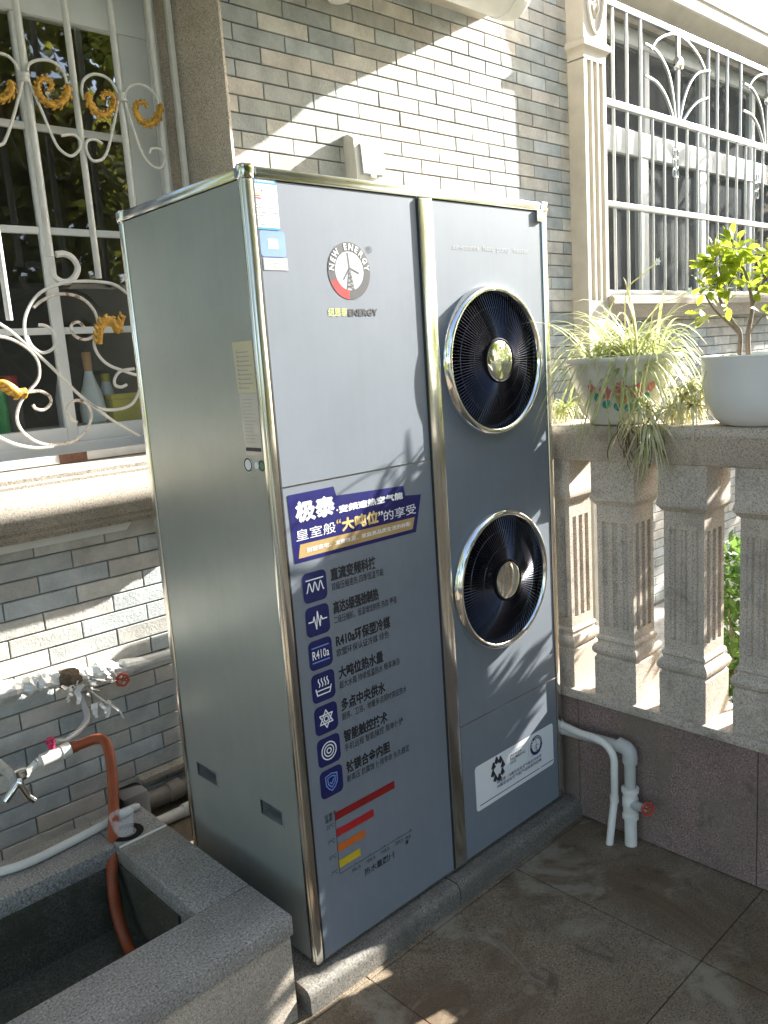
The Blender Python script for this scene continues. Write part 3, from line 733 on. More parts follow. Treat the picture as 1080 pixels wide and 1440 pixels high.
# side panel with two recessed grips
H1 = (.421, .530, .448, .492); H2 = (.098, .198, .452, .496)
us = [PT+.002, H2[0], H2[1], H1[0], H1[1], UD-PT-.002]; vs_ = [UZ0+.006, .450, .494, UZ1-PT-.002]
fs_ = lambda u, v, d: (sxp+d, u, v)
sp_ = meshobj('side_panel', plate(us, vs_, {(1, 1), (3, 1)}, fs_, .012), 'side_panel', un)
for ya, yb_ in ((H2[0], H2[1]), (H1[0], H1[1])):
    b2 = bmesh.new(); q = lambda *p: b2.faces.new([b2.verts.new(v) for v in p]); za, zb, d = .450, .494, .030
    q((sxp,ya,za),(sxp,yb_,za),(sxp+d,yb_,za+.004),(sxp+d,ya,za+.004)); q((sxp,ya,zb),(sxp,yb_,zb),(sxp+d,yb_,zb),(sxp+d,ya,zb))
    q((sxp,ya,za),(sxp,ya,zb),(sxp+d,ya,zb),(sxp+d,ya,za+.004)); q((sxp,yb_,za),(sxp,yb_,zb),(sxp+d,yb_,zb),(sxp+d,yb_,za+.004)); q((sxp+d,ya,za+.004),(sxp+d,yb_,za+.004),(sxp+d,yb_,zb),(sxp+d,ya,zb))
    gh = meshobj('hand_grip', b2, 'grip_dark', sp_)
    b2 = bmesh.new()
    for a in ((ya-.005, ya, za-.004, zb+.004), (yb_, yb_+.005, za-.004, zb+.004), (ya, yb_, za-.004, za), (ya, yb_, zb, zb+.004)): box(b2, sxp-.003, sxp+.004, *a)
    meshobj('grip_rim', b2, 'side_panel', gh)
meshobj('side_panel', plate([PT, UD-PT], [UZ0+.006, UZ1-PT], (), lambda u, v, d: (UW-sxp-d, u, v), .012), 'side_panel', un)
meshobj('back_panel', plate([PT, UW-PT], [UZ0+.006, UZ1-PT], (), lambda u, v, d: (u, UD-sxp-d, v), .012), 'side_panel', un)
boxo('top_panel', 'side_panel', un, PT-.004, UW-PT+.004, PT-.004, UD-PT+.004, UZ1-.02, UZ1-.008)
boxo('base_tray', 'black_gasket', un, .02, UW-.02, .02, UD-.02, UZ0+.001, UZ0+.03)
# posts, rails, corner blocks
for x in (0, UW-PT):
    for y in (0, UD-PT):
        pst = boxo('corner_post', 'aluminium', un, x, x+PT, y, y+PT, UZ0, UZ1-PT, .007, 3)
boxo('post_bead', 'aluminium', un, -.004, .010, .006, .020, UZ0+.01, UZ1-PT, .005, 3)
boxo('gasket', 'black_gasket', un, PT-.001, PT+.0035, .0015, .014, UZ0+.006, UZ1-PT-.002)
boxo('gasket', 'black_gasket', un, sx0-.0045, sx0+.0005, .0015, .014, UZ0+.006, UZ1-PT-.002)
for y in (0, UD-PT):
    boxo('top_rail', 'aluminium', un, PT+.006, UW-PT-.006, y, y+PT, UZ1-PT, UZ1, .005, 2); boxo('bottom_rail', 'aluminium', un, PT, UW-PT, y+.006, y+PT, UZ0, UZ0+.006)
for x in (0, UW-PT):
    boxo('top_rail', 'aluminium', un, x, x+PT, PT+.006, UD-PT-.006, UZ1-PT, UZ1, .005, 2); boxo('bottom_rail', 'aluminium', un, x+.004, x+PT, PT, UD-PT, UZ0, UZ0+.006)
    for y in (0, UD-PT): boxo('corner_block', 'chrome', un, x-.003, x+PT+.005, y-.003, y+PT+.005, UZ1-PT-.004, UZ1+.005, .009, 3)
boxo('centre_strip', 'aluminium', un, sx0, sx1, -.003, .012, UZ0+.006, UZ1-PT-.001, .004, 2)
boxo('rail_hook', 'aluminium', un, UW-PT-.030, UW-PT-.004, -.004, .004, UZ1-PT-.032, UZ1-PT+.004, .002)
for x in (.05, .55, 1.07):
    for y in (.05, .56): boxo('foot', 'black_gasket', un, x-.03, x+.03, y-.03, y+.03, UZ0-.014, UZ0+.002)
# fans
for fi, (cx_, cz_) in enumerate(FC):
    rp_ = [(.2225, .004), (.2225, -.004), (.2215, -.008), (.2175, -.017), (.2125, -.0225), (.2075, -.024), (.2025, -.021), (.1990, -.014), (.1985, .020)]
    ring = latheo('fan_ring', 'chrome', un, rp_, (cx_, 0, cz_), 'y', 72, ang=50)
    latheo('fan_cavity', 'black_plastic', ring, [(.1986, .010), (.1986, .15), (.0, .152)], (cx_, 0, cz_), 'y', 40)
    b2 = bmesh.new()
    for k in range(5):
        a0 = 2*math.pi*k/5+.3
        for s in range(6):
            r0, r1 = .05+.022*s, .05+.022*(s+1)
            def bp(r, e): a = a0+e*.95+(r-.05)*1.6; return (cx_+r*math.cos(a), 0.075+.045*e+.0*r, cz_+r*math.sin(a))
            for e in range(5): b2.faces.new([b2.verts.new(v) for v in (bp(r0, e/5), bp(r1, e/5), bp(r1, (e+1)/5), bp(r0, (e+1)/5))])
    bmesh.ops.remove_doubles(b2, verts=b2.verts, dist=1e-5); smooth(meshobj('fan_blades', b2, 'fan_blade', ring), 60)
    b2 = bmesh.new(); gy = lambda r: -.024+.026*((r-.05)/.149)**1.7
    NW = 112
    for k in range(NW):
        a = 2*math.pi*k/NW; sw = .10
        pts = [(cx_+r*math.cos(a+sw*(r-.055)), gy(r), cz_+r*math.sin(a+sw*(r-.055))) for r in (.056, .09, .125, .162, .1988)]
        tube(b2, pts, .00135, 4)
    for r in (.105, .155): tube(b2, [(cx_+r*math.cos(a), gy(r)+.0018, cz_+r*math.sin(a)) for a in [i*2*math.pi/48 for i in range(48)]], .0016, 4, True)
    smooth(meshobj('fan_guard', b2, 'guard_wire', ring), 60)
    hub = latheo('hub_rim', 'black_plastic', ring, [(.066, -.014), (.066, -.026), (.062, -.030), (.058, -.029)], (cx_, 0, cz_), 'y', 40)
    latheo('hub_cap', 'hub_chrome', hub, [(.0, -.0345), (.03, -.0338), (.05, -.0312), (.0585, -.028)], (cx_, 0, cz_), 'y', 40)
    latheo('motor', 'black_plastic', ring, [(.05, .05), (.05, .10)], (cx_, 0, cz_), 'y', 24, True, True)

# ---------------- print on the front: positions read from the photograph on the front plane
PY = fy-.0007
def fp(px, py): q = P(px, py, 1, PY); return q.x, q.z
def f2(u, v): return (u, PY, v)
def f3(lift): return lambda u, v: (u, PY-lift, v)
def bx4(x0, y0, x1, y1):
    """lower-left pixel and upper-right pixel -> box on the front"""
    a = fp(x0, y0); b_ = fp(x1, y1); return (a[0], a[1], b_[0], b_[1])
def printpoly(name, mat, pts, lift=0, parent=None): return flatpoly(name, mat, parent or un, [f3(lift)(*p) for p in pts])
def rrect(u0, v0, u1, v1, r, n=5):
    out = []
    for cx_, cz_, a0 in ((u1-r, v0+r, -90), (u1-r, v1-r, 0), (u0+r, v1-r, 90), (u0+r, v0+r, 180)):
        for k in range(n+1): a = R_(a0+90*k/n); out.append((cx_+r*math.cos(a), cz_+r*math.sin(a)))
    return out
def ribbon(pts, wd):
    """flat line as polygons list"""
    polys = []
    for a, b_ in zip(pts, pts[1:]):
        d = Vector((b_[0]-a[0], b_[1]-a[1])); L = d.length
        if L < 1e-7: continue
        d /= L; n_ = Vector((-d.y, d.x))*wd/2; e = d*wd*.3
        polys.append([(a[0]-e.x+n_.x, a[1]-e.y+n_.y), (a[0]-e.x-n_.x, a[1]-e.y-n_.y), (b_[0]+e.x-n_.x, b_[1]+e.y-n_.y), (b_[0]+e.x+n_.x, b_[1]+e.y+n_.y)])
    return polys
def lines(name, mat, listof, wd, lift, parent):
    V, Fc = [], []
    k = 0
    for pts in listof:
        for poly in ribbon(pts, wd):
            b0 = len(V); V += [f3(lift+.00004*(k % 5))(*q) for q in poly]; Fc.append((b0, b0+1, b0+2, b0+3)); k += 1
    me = bpy.data.meshes.new(name); me.from_pydata(V, [], Fc); return meshobj(name, me, mat, parent)
# round emblem
ex, ez = fp(491.5, 381); e_r = (fp(490, 341)[1]-fp(490, 422)[1])/2
def emblem(cx_, cz_, r, parent, dark, redq=True, ring_text=True, lift=0):
    b2 = bmesh.new(); N = 60
    def ringpart(a0, a1, n_, mat):
        V, Fc = [], []
        for k in range(n_+1):
            a = R_(a0+(a1-a0)*k/n_)
            for rr in (r, r*.68): V.append(f3(lift)(cx_+rr*math.cos(a), cz_+rr*math.sin(a)))
            if k: Fc.append((2*k-2, 2*k-1, 2*k+1, 2*k))
        me = bpy.data.meshes.new('emblem_ring'); me.from_pydata(V, [], Fc); return meshobj('emblem_ring', me, mat, parent)
    if redq: em = ringpart(-95, 222-20, 52, dark); ringpart(202, 222, 6, 'print_darkred'); ringpart(222, 265, 12, 'print_red')
    else: em = ringpart(0, 360, 60, dark)
    b2.free()
    disc = [(cx_+r*.675*math.cos(a), cz_+r*.675*math.sin(a)) for a in [i*2*math.pi/40 for i in range(40)]]
    flatpoly('emblem_disc', 'print_silver' if redq else 'print_white', parent, [f3(lift*.5+.0001)(*p) for p in disc])
    hubp = (cx_, cz_+r*.10); bl = []
    for a, L in ((96, .52), (232, .50), (-22, .46)): bl.append([hubp, (hubp[0]+r*L*math.cos(R_(a)), hubp[1]+r*L*math.sin(R_(a)))])
    lines('turbine', dark, bl, r*.055, lift+.0004, parent)
    tw = [[(cx_-.01*r, cz_+.1*r), (cx_-.16*r, cz_-.64*r)], [(cx_+.01*r, cz_+.1*r), (cx_+.16*r, cz_-.64*r)]]
    for k in range(4):
        t = .25+.2*k; t2 = t+.2; tw += [[(cx_-(.01+.15*t)*r, cz_+(.1-.74*t)*r), (cx_+(.01+.15*t)*r, cz_+(.1-.74*t)*r)], [(cx_-(.01+.15*t)*r, cz_+(.1-.74*t)*r), (cx_+(.01+.15*t2)*r, cz_+(.1-.74*min(1, t2))*r)]]
    lines('tower', dark, tw, r*.03, lift+.0006, parent)
    if ring_text:
        word = 'NEW ENERGY'; n_ = len(word); a0, a1 = 172, 8
        for i, ch in enumerate(word):
            if ch == ' ': continue
            a = R_(a0+(a1-a0)*i/(n_-1)); V, Fc = TM['L'+ch]
            us = [v[0] for v in V]; vs3 = [v[1] for v in V]; uc = (min(us)+max(us))/2; vc = (min(vs3)+max(vs3))/2; k = r*.23/(max(vs3)-min(vs3))
            rad = Vector((math.cos(a), math.sin(a))); tan = Vector((math.sin(a), -math.cos(a)))
            pts = []
            for x, y, _ in V:
                q = Vector((cx_, cz_))+rad*(r*.84+(y-vc)*k)+tan*((x-uc)*k*.95); pts.append(f3(lift+.0006)(q.x, q.y))
            me = bpy.data.meshes.new('letter'); me.from_pydata(pts, [], Fc); meshobj('letter', me, 'print_white', parent)
    return em
emblem(ex, ez, e_r, un, 'print_black')
lettering('lettering', 'print_black', un, 'reg', f2, bx4(515, 356, 523, 346))
lettering('lettering', 'print_lime', un, 'new1', f2, bx4(462, 445, 488, 433)); lettering('lettering', 'print_black', un, 'new2', f2, bx4(490, 444.5, 530, 434.5), .0018)
lettering('lettering', 'print_grey', un, 'asp', f2, bx4(637, 353, 743, 349))
# navy banner
bp_px = [(404,697),(469,684),(473,697),(567,683),(570,697),(592,695),(585,748),(415,793)]
bn = printpoly('banner', 'print_blue', [fp(*q) for q in bp_px], .0001)
def ln(key, mat, x0, y0, x1, y1, fat=0): return lettering('lettering', mat, bn, key, f3(.0006), bx4(x0, y0, x1, y1), fat)
ln('b1', 'print_white', 416, 735, 467, 697, .0055); ln('b1b', 'print_white', 473, 722, 565, 692, .0028)
ln('b2a', 'print_white', 417, 762, 471, 733); ln('q1', 'print_gold', 473, 737, 479, 729); ln('b2b', 'print_goldtext', 481, 747, 530, 718, .0036); ln('q2', 'print_white', 532, 726, 538, 718); ln('b2c', 'print_white', 540, 733, 584, 708)
gb = [fp(*q) for q in [(422,766),(583,727),(580,744),(420,786)]]
printpoly('gold_band', 'print_gold', gb, .0003, bn); lettering('lettering', 'print_white', bn, 'b3', f3(.0007), (gb[0][0]+.018, gb[3][1]+.010, gb[1][0]-.018, gb[0][1]-.012))
# seven feature icons with two text lines each
IC = [(442, 825), (449, 873), (451.5, 921), (455, 968.5), (458.5, 1012.5), (462.5, 1055), (466, 1099.5)]
TX = [(463, 529, 540), (467, 533, 559), (472, 550, 548), (476, 540, 564), (480, 543, 574), (484, 546, 569), (487, 550, 578)]
isz = (fp(443, 803)[1]-fp(443, 846)[1])/2
ix0 = sum(fp(*q)[0] for q in IC)/7; iz0, iz6 = fp(*IC[0])[1], fp(*IC[6])[1]
for i in range(7):
    u = ix0; v = iz0+(iz6-iz0)*i/6; s = isz
    ic = printpoly('icon', 'print_navy', rrect(u-s*.98, v-s, u+s*.98, v+s, s*.38), .0001)
    L = []
    cir = lambda r, n_=18, cx_=u, cz_=v: [(cx_+r*s*math.cos(2*math.pi*k/n_), cz_+r*s*math.sin(2*math.pi*k/n_)) for k in range(n_+1)]
    if i == 0: L = [[(u+s*(-.7+1.4*k/30), v+s*.3*math.cos(k/30*6*math.pi+math.pi)) for k in range(31)], [(u-s*.7, v+s*.5), (u+s*.7, v+s*.5)]]
    if i == 1: L = [[(u+s*a, v+s*b_) for a, b_ in ((-.75,0),(-.4,0),(-.3,.3),(-.15,-.55),(0,.6),(.15,-.4),(.27,.25),(.38,0),(.75,0))]]
    if i == 2: L = [[(u+s*a, v+s*b_) for a, b_ in ((-.7,.5),(.7,.5))], [(u-s*.7, v-s*.5), (u+s*.7, v-s*.5)]]
    if i == 3: L = [[(u-s*.65, v-s*.05), (u-s*.55, v-s*.5), (u+s*.5, v-s*.5), (u+s*.65, v-s*.05)], [(u-s*.65, v-s*.2), (u+s*.6, v-s*.2)]]+[[(u+s*(a+.06*math.sin(k)), v+s*(.05+.09*k)) for k in range(7)] for a in (-.35, -.1, .15, .38)]
    if i == 4: L = [[(u+s*.62*math.cos(R_(90+120*k)), v+s*.62*math.sin(R_(90+120*k))) for k in range(4)], [(u+s*.62*math.cos(R_(-90+120*k)), v+s*.62*math.sin(R_(-90+120*k))) for k in range(4)], cir(.18)]
    if i == 5: L = [cir(.62), cir(.40), cir(.18)]
    if i == 6: L = [[(u+s*a, v+s*b_) for a, b_ in ((-.5,.5),(0,.62),(.5,.5),(.48,-.1),(.28,-.42),(0,-.62),(-.28,-.42),(-.48,-.1),(-.5,.5))], [(u+s*a, v+s*b_) for a, b_ in ((-.33,.34),(0,.43),(.33,.34),(.3,-.08),(0,-.4),(-.3,-.08),(-.33,.34))], [(u-s*.15, v), (u-s*.02, v-s*.13), (u+s*.2, v+s*.17)]]
    lines('icon_mark', 'print_softblue' if i in (2, 6) else 'print_white', L, s*.085, .0004, ic)
    if i == 2: lettering('lettering', 'print_white', ic, 'r410', f3(.0006), (u-s*.7, v-s*.3, u+s*.7, v+s*.3))
    x0_, x1_, x2_ = TX[i]; cy_ = IC[i][1]
    tu0 = u+s*1.35
    wt_ = fp(x1_, cy_-20)[0]; ws_ = fp(x2_, cy_-12)[0]
    lettering('lettering', 'print_black', un, 't%d' % i, f2, (tu0, v+s*.02, wt_, v+s*.88), .0016); lettering('lettering', 'print_black', un, 's%d' % i, f2, (tu0, v-s*.66, ws_, v-s*.12))
# bar chart
o_ = fp(478, 1227); top_ = fp(470, 1140); rt_ = fp(579, 1165); ax0 = (o_[0]+top_[0])/2; az0 = (o_[1]+rt_[1])/2-.004; az1 = top_[1]; ax1 = rt_[0]
ch = lines('chart_axes', 'print_black', [[(ax0, az0), (ax0, az1)], [(ax0, az0), (ax1, az0)], [(ax0-.004, az1-.008), (ax0, az1), (ax0+.004, az1-.008)], [(ax1-.008, az0-.004), (ax1, az0), (ax1-.008, az0+.004)]]+[[(ax0+(ax1-ax0)*t, az0), (ax0+(ax1-ax0)*t, az0+.005)] for t in (.2, .4, .6, .8)], .0016, .0001, un)
H_ = az1-az0
for t, wl, mt in ((.90, .80, 'print_darkred'), (.64, .49, 'print_red'), (.40, .36, 'print_orange'), (.15, .28, 'print_yellow')):
    printpoly('chart_bar', mt, [(ax0+.001, az0+H_*(t-.06)), (ax0+(ax1-ax0)*wl, az0+H_*(t-.06)), (ax0+(ax1-ax0)*wl, az0+H_*(t+.06)), (ax0+.001, az0+H_*(t+.06))], .0002, ch)
for k, t in (('c25', .80), ('c7', .56), ('c0', .32), ('cm7', .07)): lettering('lettering', 'print_black', ch, k, f2, (ax0-.030, az0+H_*t-.006, ax0-.006, az0+H_*t+.006))
lettering('lettering', 'print_black', ch, 'cy0', f2, (ax0-.034, az1-.024, ax0-.008, az1))
for k, t in (('x1', .15), ('x2', .35), ('x3', .55), ('x4', .75)): lettering('lettering', 'print_black', ch, k, f2, (ax0+(ax1-ax0)*t, az0-.018, ax0+(ax1-ax0)*t+.032, az0-.007))
lettering('lettering', 'print_black', ch, 'x5', f2, (ax1-.028, az0-.034, ax1-.004, az0-.010)); lettering('lettering', 'print_black', ch, 'cx', f2, (ax0+.085, az0-.052, ax0+.20, az0-.030))
# white sticker low on the right
k0 = fp(669, 1144); k1 = fp(777, 1016); sw0 = (k0[0]+fp(669, 1075)[0])/2
st = printpoly('sticker', 'print_white', rrect(sw0, k0[1], k1[0], k1[1], .012), .0001); st['label'] = 'white partner sticker with blue print'
W_, H2_ = k1[0]-sw0, k1[1]-k0[1]; su = lambda a: sw0+W_*a; sv = lambda b_: k0[1]+H2_*b_
fl = []
for k in range(8):
    a = 2*math.pi*k/8+.2; c0 = (su(.27)+.026*math.cos(a), sv(.68)+.032*math.sin(a)); fl.append([(c0[0]-.008, c0[1]-.006), (c0[0], c0[1]+.010), (c0[0]+.008, c0[1]-.006)]); fl.append([(c0[0], c0[1]-.010), (c0[0], c0[1]+.004)])
lines('games_mark', 'print_black', fl, .0075, .0004, st)
for key, a, b_, c, d, mt in (('w0', .42, .86, .60, .89, 'print_grey'), ('w1', .42, .60, .62, .83, 'print_black'), ('w2', .25, .35, .83, .43, 'print_navy'), ('w3', .25, .25, .83, .33, 'print_navy'), ('w4', .69, .49, .83, .515, 'print_navy')):
    lettering('lettering', mt, st, key, f3(.0006), (su(a), sv(b_), su(c), sv(d)))
lines('divider', 'print_grey', [[(su(.665), sv(.52)), (su(.665), sv(.86))]], .0012, .0003, st)
emblem(su(.765), sv(.70), .034, st, 'print_navy', False, True, .0004)
for a, b_, mt in ((.04, .40, 'print_navy'), (.40, .50, 'print_red'), (.50, .80, 'print_blue'), (.82, .99, 'print_navy')): printpoly('stripe', mt, [(su(a), sv(.095)), (su(b_), sv(.095)), (su(b_), sv(.115)), (su(a), sv(.115))], .0003, st)
# energy label and blue label at the top left
def uv_of(q, corners):
    A, B, Cc, D = corners; u, v = q
    return tuple(A[i]*(1-u)*(1-v)+B[i]*u*(1-v)+Cc[i]*u*v+D[i]*(1-u)*v for i in range(2))
l1 = [fp(*q) for q in [(360.5,322),(393.5,324),(388,251),(353,249)]]
xm0 = (l1[0][0]+l1[3][0])/2; xm1 = (l1[1][0]+l1[2][0])/2; zt_ = (l1[2][1]+l1[3][1])/2; zb_ = (l1[0][1]+l1[1][1])/2
el = printpoly('energy_label', 'print_white', [(xm0, zb_), (xm1, zb_), (xm1, zt_), (xm0, zt_)], .0001); el['label'] = 'white and blue energy rating label'
eu = lambda a: xm0+(xm1-xm0)*a; ev = lambda b_: zb_+(zt_-zb_)*b_
rect = lambda a, b_, c, d: [(eu(a), ev(b_)), (eu(c), ev(b_)), (eu(c), ev(d)), (eu(a), ev(d))]
printpoly('label_head', 'print_cyan', rect(0, .88, 1, 1), .0003, el); printpoly('label_foot', 'print_cyan', rect(0, 0, 1, .045), .0003, el)
lettering('lettering', 'print_white', el, 'en', f3(.0006), (eu(.08), ev(.91), eu(.92), ev(.975)))
for k, (mt, wl) in enumerate((('print_lime', .12), ('print_yellow', .17), ('print_orange', .22), ('print_red', .27))): printpoly('rating_bar', mt, rect(.06, .72-.045*k, .06+wl, .75-.045*k), .0003, el)
lettering('lettering', 'print_black', el, 'no', f3(.0006), (eu(.32), ev(.74), eu(.44), ev(.82)))
lines('label_rules', 'print_black', [[(eu(.05), ev(b_)), (eu(c), ev(b_))] for b_, c in ((.42, .97), (.33, .97), (.27, .4), (.18, .3), (.10, .4), (.47, .35))], .0016, .0003, el)
z2t = zb_-.002; z2b = fp(380, 380)[1]; xb0, xb1 = xm0+.008, xm1+.012
bl_ = printpoly('blue_label', 'print_softblue', rrect(xb0, z2b+.03, xb1, z2t, .008), .0001); printpoly('label_field', 'print_white', [(xb0+.022, z2b+.048), (xb1-.022, z2b+.048), (xb1-.022, z2t-.018), (xb0+.022, z2t-.018)], .0003, bl_)
printpoly('label_tail', 'print_grey', [(xb0+.004, z2b), (xb1+.002, z2b), (xb1+.002, z2b+.028), (xb0+.004, z2b+.028)], .0001, bl_); lines('label_rules', 'print_white', [[(xb0+.02, z2b+.02), (xb1-.02, z2b+.02)], [(xb0+.04, z2b+.010), (xb1-.01, z2b+.010)]], .006, .0004, bl_)
# stickers on the side panel
SX = sxp-.0006
def fsd(u, v, lift=0): return (SX-lift, u, v)
def sd(px, py): q = P(px, py, 0, SX); return q.y, q.z
def sidepoly(name, mat, pts, lift=0, parent=None): return flatpoly(name, mat, parent or un, [fsd(*p, lift) for p in pts])
def sidelines(mat, rows, parent, wd=.0016):
    V, Fc = [], []
    for (ya, yb_, z) in rows:
        b0 = len(V); V += [fsd(ya, z, .0005), fsd(yb_, z, .0005), fsd(yb_, z+wd, .0005), fsd(ya, z+wd, .0005)]; Fc.append((b0, b0+1, b0+2, b0+3))
    me = bpy.data.meshes.new('print_lines'); me.from_pydata(V, [], Fc); meshobj('print_lines', me, mat, parent)
y_a, y_b = .016+PT*.6, .116; z_b, z_t = 1.592, 1.712
ys_ = sidepoly('spec_sheet', 'paper_yellow', [(y_a, z_b), (y_b-.006, z_b), (y_b, z_t), (y_a, z_t)], .0002); ys_['label'] = 'yellow printed sheet'
sidelines('print_grey', [(y_b-.012, y_b-.012-random.uniform(.03, .065), z_t-.026-.0105*k) for k in range(9)]+[(y_b-.014, y_b-.020, z_t-.026-.0105*k+.003) for k in range(9)], ys_, .0026)
pl = sidepoly('spec_plate', 'plate_silver', [(y_a, 1.442), (y_b-.014, 1.442), (y_b-.010, 1.590), (y_a, 1.590)], .0001); pl['label'] = 'silver specification plate'
sidelines('print_grey', [(y_b-.018, y_b-.018-random.uniform(.035, .055), 1.575-.0085*k) for k in range(13)], pl, .0018); sidelines('print_black', [(y_b-.016, y_a+.004, 1.452)], pl, .009)
for k, (yy, mt, r) in enumerate(((.098, 'print_black', .019), (.062, 'print_white', .013), (.040, 'green_sticker', .014))):
    rs = sidepoly('round_sticker', 'print_white' if k == 0 else mt, [(yy+r*math.cos(a), 1.418+r*math.sin(a)) for a in [i*2*math.pi/24 for i in range(24)]], .0001)
    V, Fc = [], []
    for i in range(25):
        a = 2*math.pi*i/24
        for rr in (r*.92, r*.7): V.append(fsd(yy+rr*math.cos(a), 1.418+rr*math.sin(a), .0004))
        if i: Fc.append((2*i-2, 2*i-1, 2*i+1, 2*i))
    me = bpy.data.meshes.new('sticker_ring'); me.from_pydata(V, [], Fc); meshobj('sticker_ring', me, 'print_black' if k != 1 else 'print_grey', rs)

# granite kerb under the cabinet, two lengths
def kerb(x0, x1, yf, yb, label):
    pts = [(yb, 0), (yf, 0), (yf, .040)]+[(yf+.022-.022*math.cos(R_(15*k)), .045+.024*math.sin(R_(15*k))) for k in range(7)]+[(yb, .070)]
    o = extrudeo('kerb_stone', 'kerb_granite', None, [(x0, y, z) for y, z in pts], (x1-x0, 0, 0), 40)
    return tag(o, label, 'kerb stone', 'kerb stones under the cabinet')
kerb(-.062, .515, -.046, .14, 'weathered granite kerb stone under the cabinet edge beside the basin'); kerb(.519, 1.168, -.046, .14, 'weathered granite kerb stone under the cabinet edge beside the pipes')
kerb(-.06, 1.16, .48, .63, 'granite kerb stone under the back of the cabinet')

# ================================================================== STONE BASIN
bx0, bx1, by0, by1, BZ = -1.75, -.085, -.035, .80, .30
ix1, iy0, iy1 = -.245, .155, .61
bs = thing('stone_basin', (-.9, .38, 0), 'grey granite wash basin with thick rim standing beside the cabinet', 'basin')
boxo('rim_slab', 'grey_granite', bs, bx0, bx1, by0, iy0, BZ-.055, BZ, .006)
boxo('rim_slab', 'grey_granite', bs, ix1, bx1, iy0+.001, .592, BZ-.056, BZ-.001, .005)
boxo('rim_slab', 'grey_granite', bs, ix1, bx1, .596, by1, BZ-.056, BZ-.001, .005)
boxo('caulk_joint', 'white_stone', bs, ix1+.004, bx1-.004, .590, .598, BZ-.05, BZ+.0005)
boxo('rim_slab', 'grey_granite', bs, bx0, ix1-.001, iy1, by1, BZ-.055, BZ, .005)
boxo('front_wall', 'beige_granite', bs, bx0, bx1-.006, by0+.008, by0+.068, 0, BZ-.054, .004)
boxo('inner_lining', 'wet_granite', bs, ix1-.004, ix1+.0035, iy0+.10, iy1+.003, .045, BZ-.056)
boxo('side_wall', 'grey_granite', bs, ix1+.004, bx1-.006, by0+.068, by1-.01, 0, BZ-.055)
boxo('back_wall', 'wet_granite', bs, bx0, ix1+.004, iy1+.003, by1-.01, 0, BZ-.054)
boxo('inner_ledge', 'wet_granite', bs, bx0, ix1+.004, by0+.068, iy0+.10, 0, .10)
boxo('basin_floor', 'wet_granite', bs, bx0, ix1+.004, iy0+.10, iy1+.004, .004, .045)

# water pipe wrapped in foil and tape along the wall
pw = thing('wrapped_pipe', (-.1, 1.19, .5), 'pipe along the tiled wall wrapped in torn foil and tape', 'pipe')
pp = smoothpath([(-1.2, 1.185, .71), (-.33, 1.185, .655), (-.20, 1.185, .645), (-.06, 1.185, .63), (.06, 1.185, .615), (.2, 1.19, .60), (.42, 1.19, .585)], 10)
b2 = bmesh.new(); rr = []
for q in pp:
    base = .030 if q.x < .1 else .030-.012*min(1, (q.x-.1)/.12)
    rr.append(base*(1+.16*math.sin(q.x*55)+.12*math.sin(q.x*131+1)+random.uniform(-.08, .08)) if q.x < .13 else base)
tube(b2, pp, rr, 14)
for v in b2.verts:
    if v.co.x < .1: v.co += Vector((random.uniform(-1, 1), random.uniform(-1, 1), random.uniform(-1, 1)))*.0035
meshobj('foil_wrap', b2, 'foil', pw)
tubeo('pipe', 'pvc_white', pw, [(.10, 1.188, .611), (.9, 1.19, .575)], .017, 12)
b2 = bmesh.new()                                                # torn patch showing brown foam
lathe(b2, [(.026, -.035), (.033, -.02), (.035, .0), (.034, .02), (.027, .035)], (-.105, 1.178, .635), 'x', 14)
for v in b2.verts: v.co += Vector((random.uniform(-1, 1), random.uniform(-1, 1), random.uniform(-1, 1)))*.005
meshobj('torn_foam', b2, 'brown_foam', pw)
def shred(cx_, cy_, cz_, n_, L, mat='foil'):
    for k in range(n_):
        b2 = bmesh.new(); d = Vector((random.uniform(-.5, 1), random.uniform(-.8, -.1), random.uniform(-1.2, .1))).normalized(); s = d.cross(Vector((0, 0, 1))).normalized()*random.uniform(.006, .014)
        p0 = Vector((cx_, cy_, cz_))+Vector((random.uniform(-.03, .03), 0, random.uniform(-.015, .01))); prev = None
        for i in range(6):
            t = i/5; c0 = p0+d*L*t+Vector((random.uniform(-1, 1), random.uniform(-1, 1), random.uniform(-1, 1)))*.006; ss = s*(1-.6*t)
            cur_ = (b2.verts.new(c0+ss), b2.verts.new(c0-ss))
            if prev: b2.faces.new((prev[0], prev[1], cur_[1], cur_[0]))
            prev = cur_
        meshobj('foil_shred', b2, mat, pw)
shred(-.13, 1.15, .615, 4, .05); shred(-.05, 1.15, .61, 4, .08); shred(-.08, 1.155, .60, 3, .05, 'hose_white'); shred(-.015, 1.14, .52, 4, .05); shred(.02, 1.15, .63, 3, .05)
tubeo('loose_tape', 'hose_white', pw, smoothpath([(-.06, 1.155, .60), (-.03, 1.14, .555), (0, 1.13, .52), (.03, 1.12, .49), (.045, 1.115, .45)], 5), .004, 5)
vq = P(172, 956, 1, 1.14)
def wheel(parent, c, ax, r, mat='valve_red'):
    ax = Vector(ax).normalized(); u = ax.orthogonal().normalized(); v = ax.cross(u); b2 = bmesh.new(); N = 24; c = Vector(c)
    tube(b2, [c+(u*math.cos(a)+v*math.sin(a))*r*(1+.09*math.cos(6*a)) for a in [i*2*math.pi/N for i in range(N)]], r*.22, 6, True)
    for k in range(4):
        a = k*math.pi/2+.4; tube(b2, [c, c+(u*math.cos(a)+v*math.sin(a))*r], r*.15, 5)
    tube(b2, [c-ax*r*.3, c+ax*r*.35], r*.3, 8)
    return smooth(meshobj('hand_wheel', b2, mat, parent), 60)
wheel(pw, vq, (-.3, -1, .1), .021)
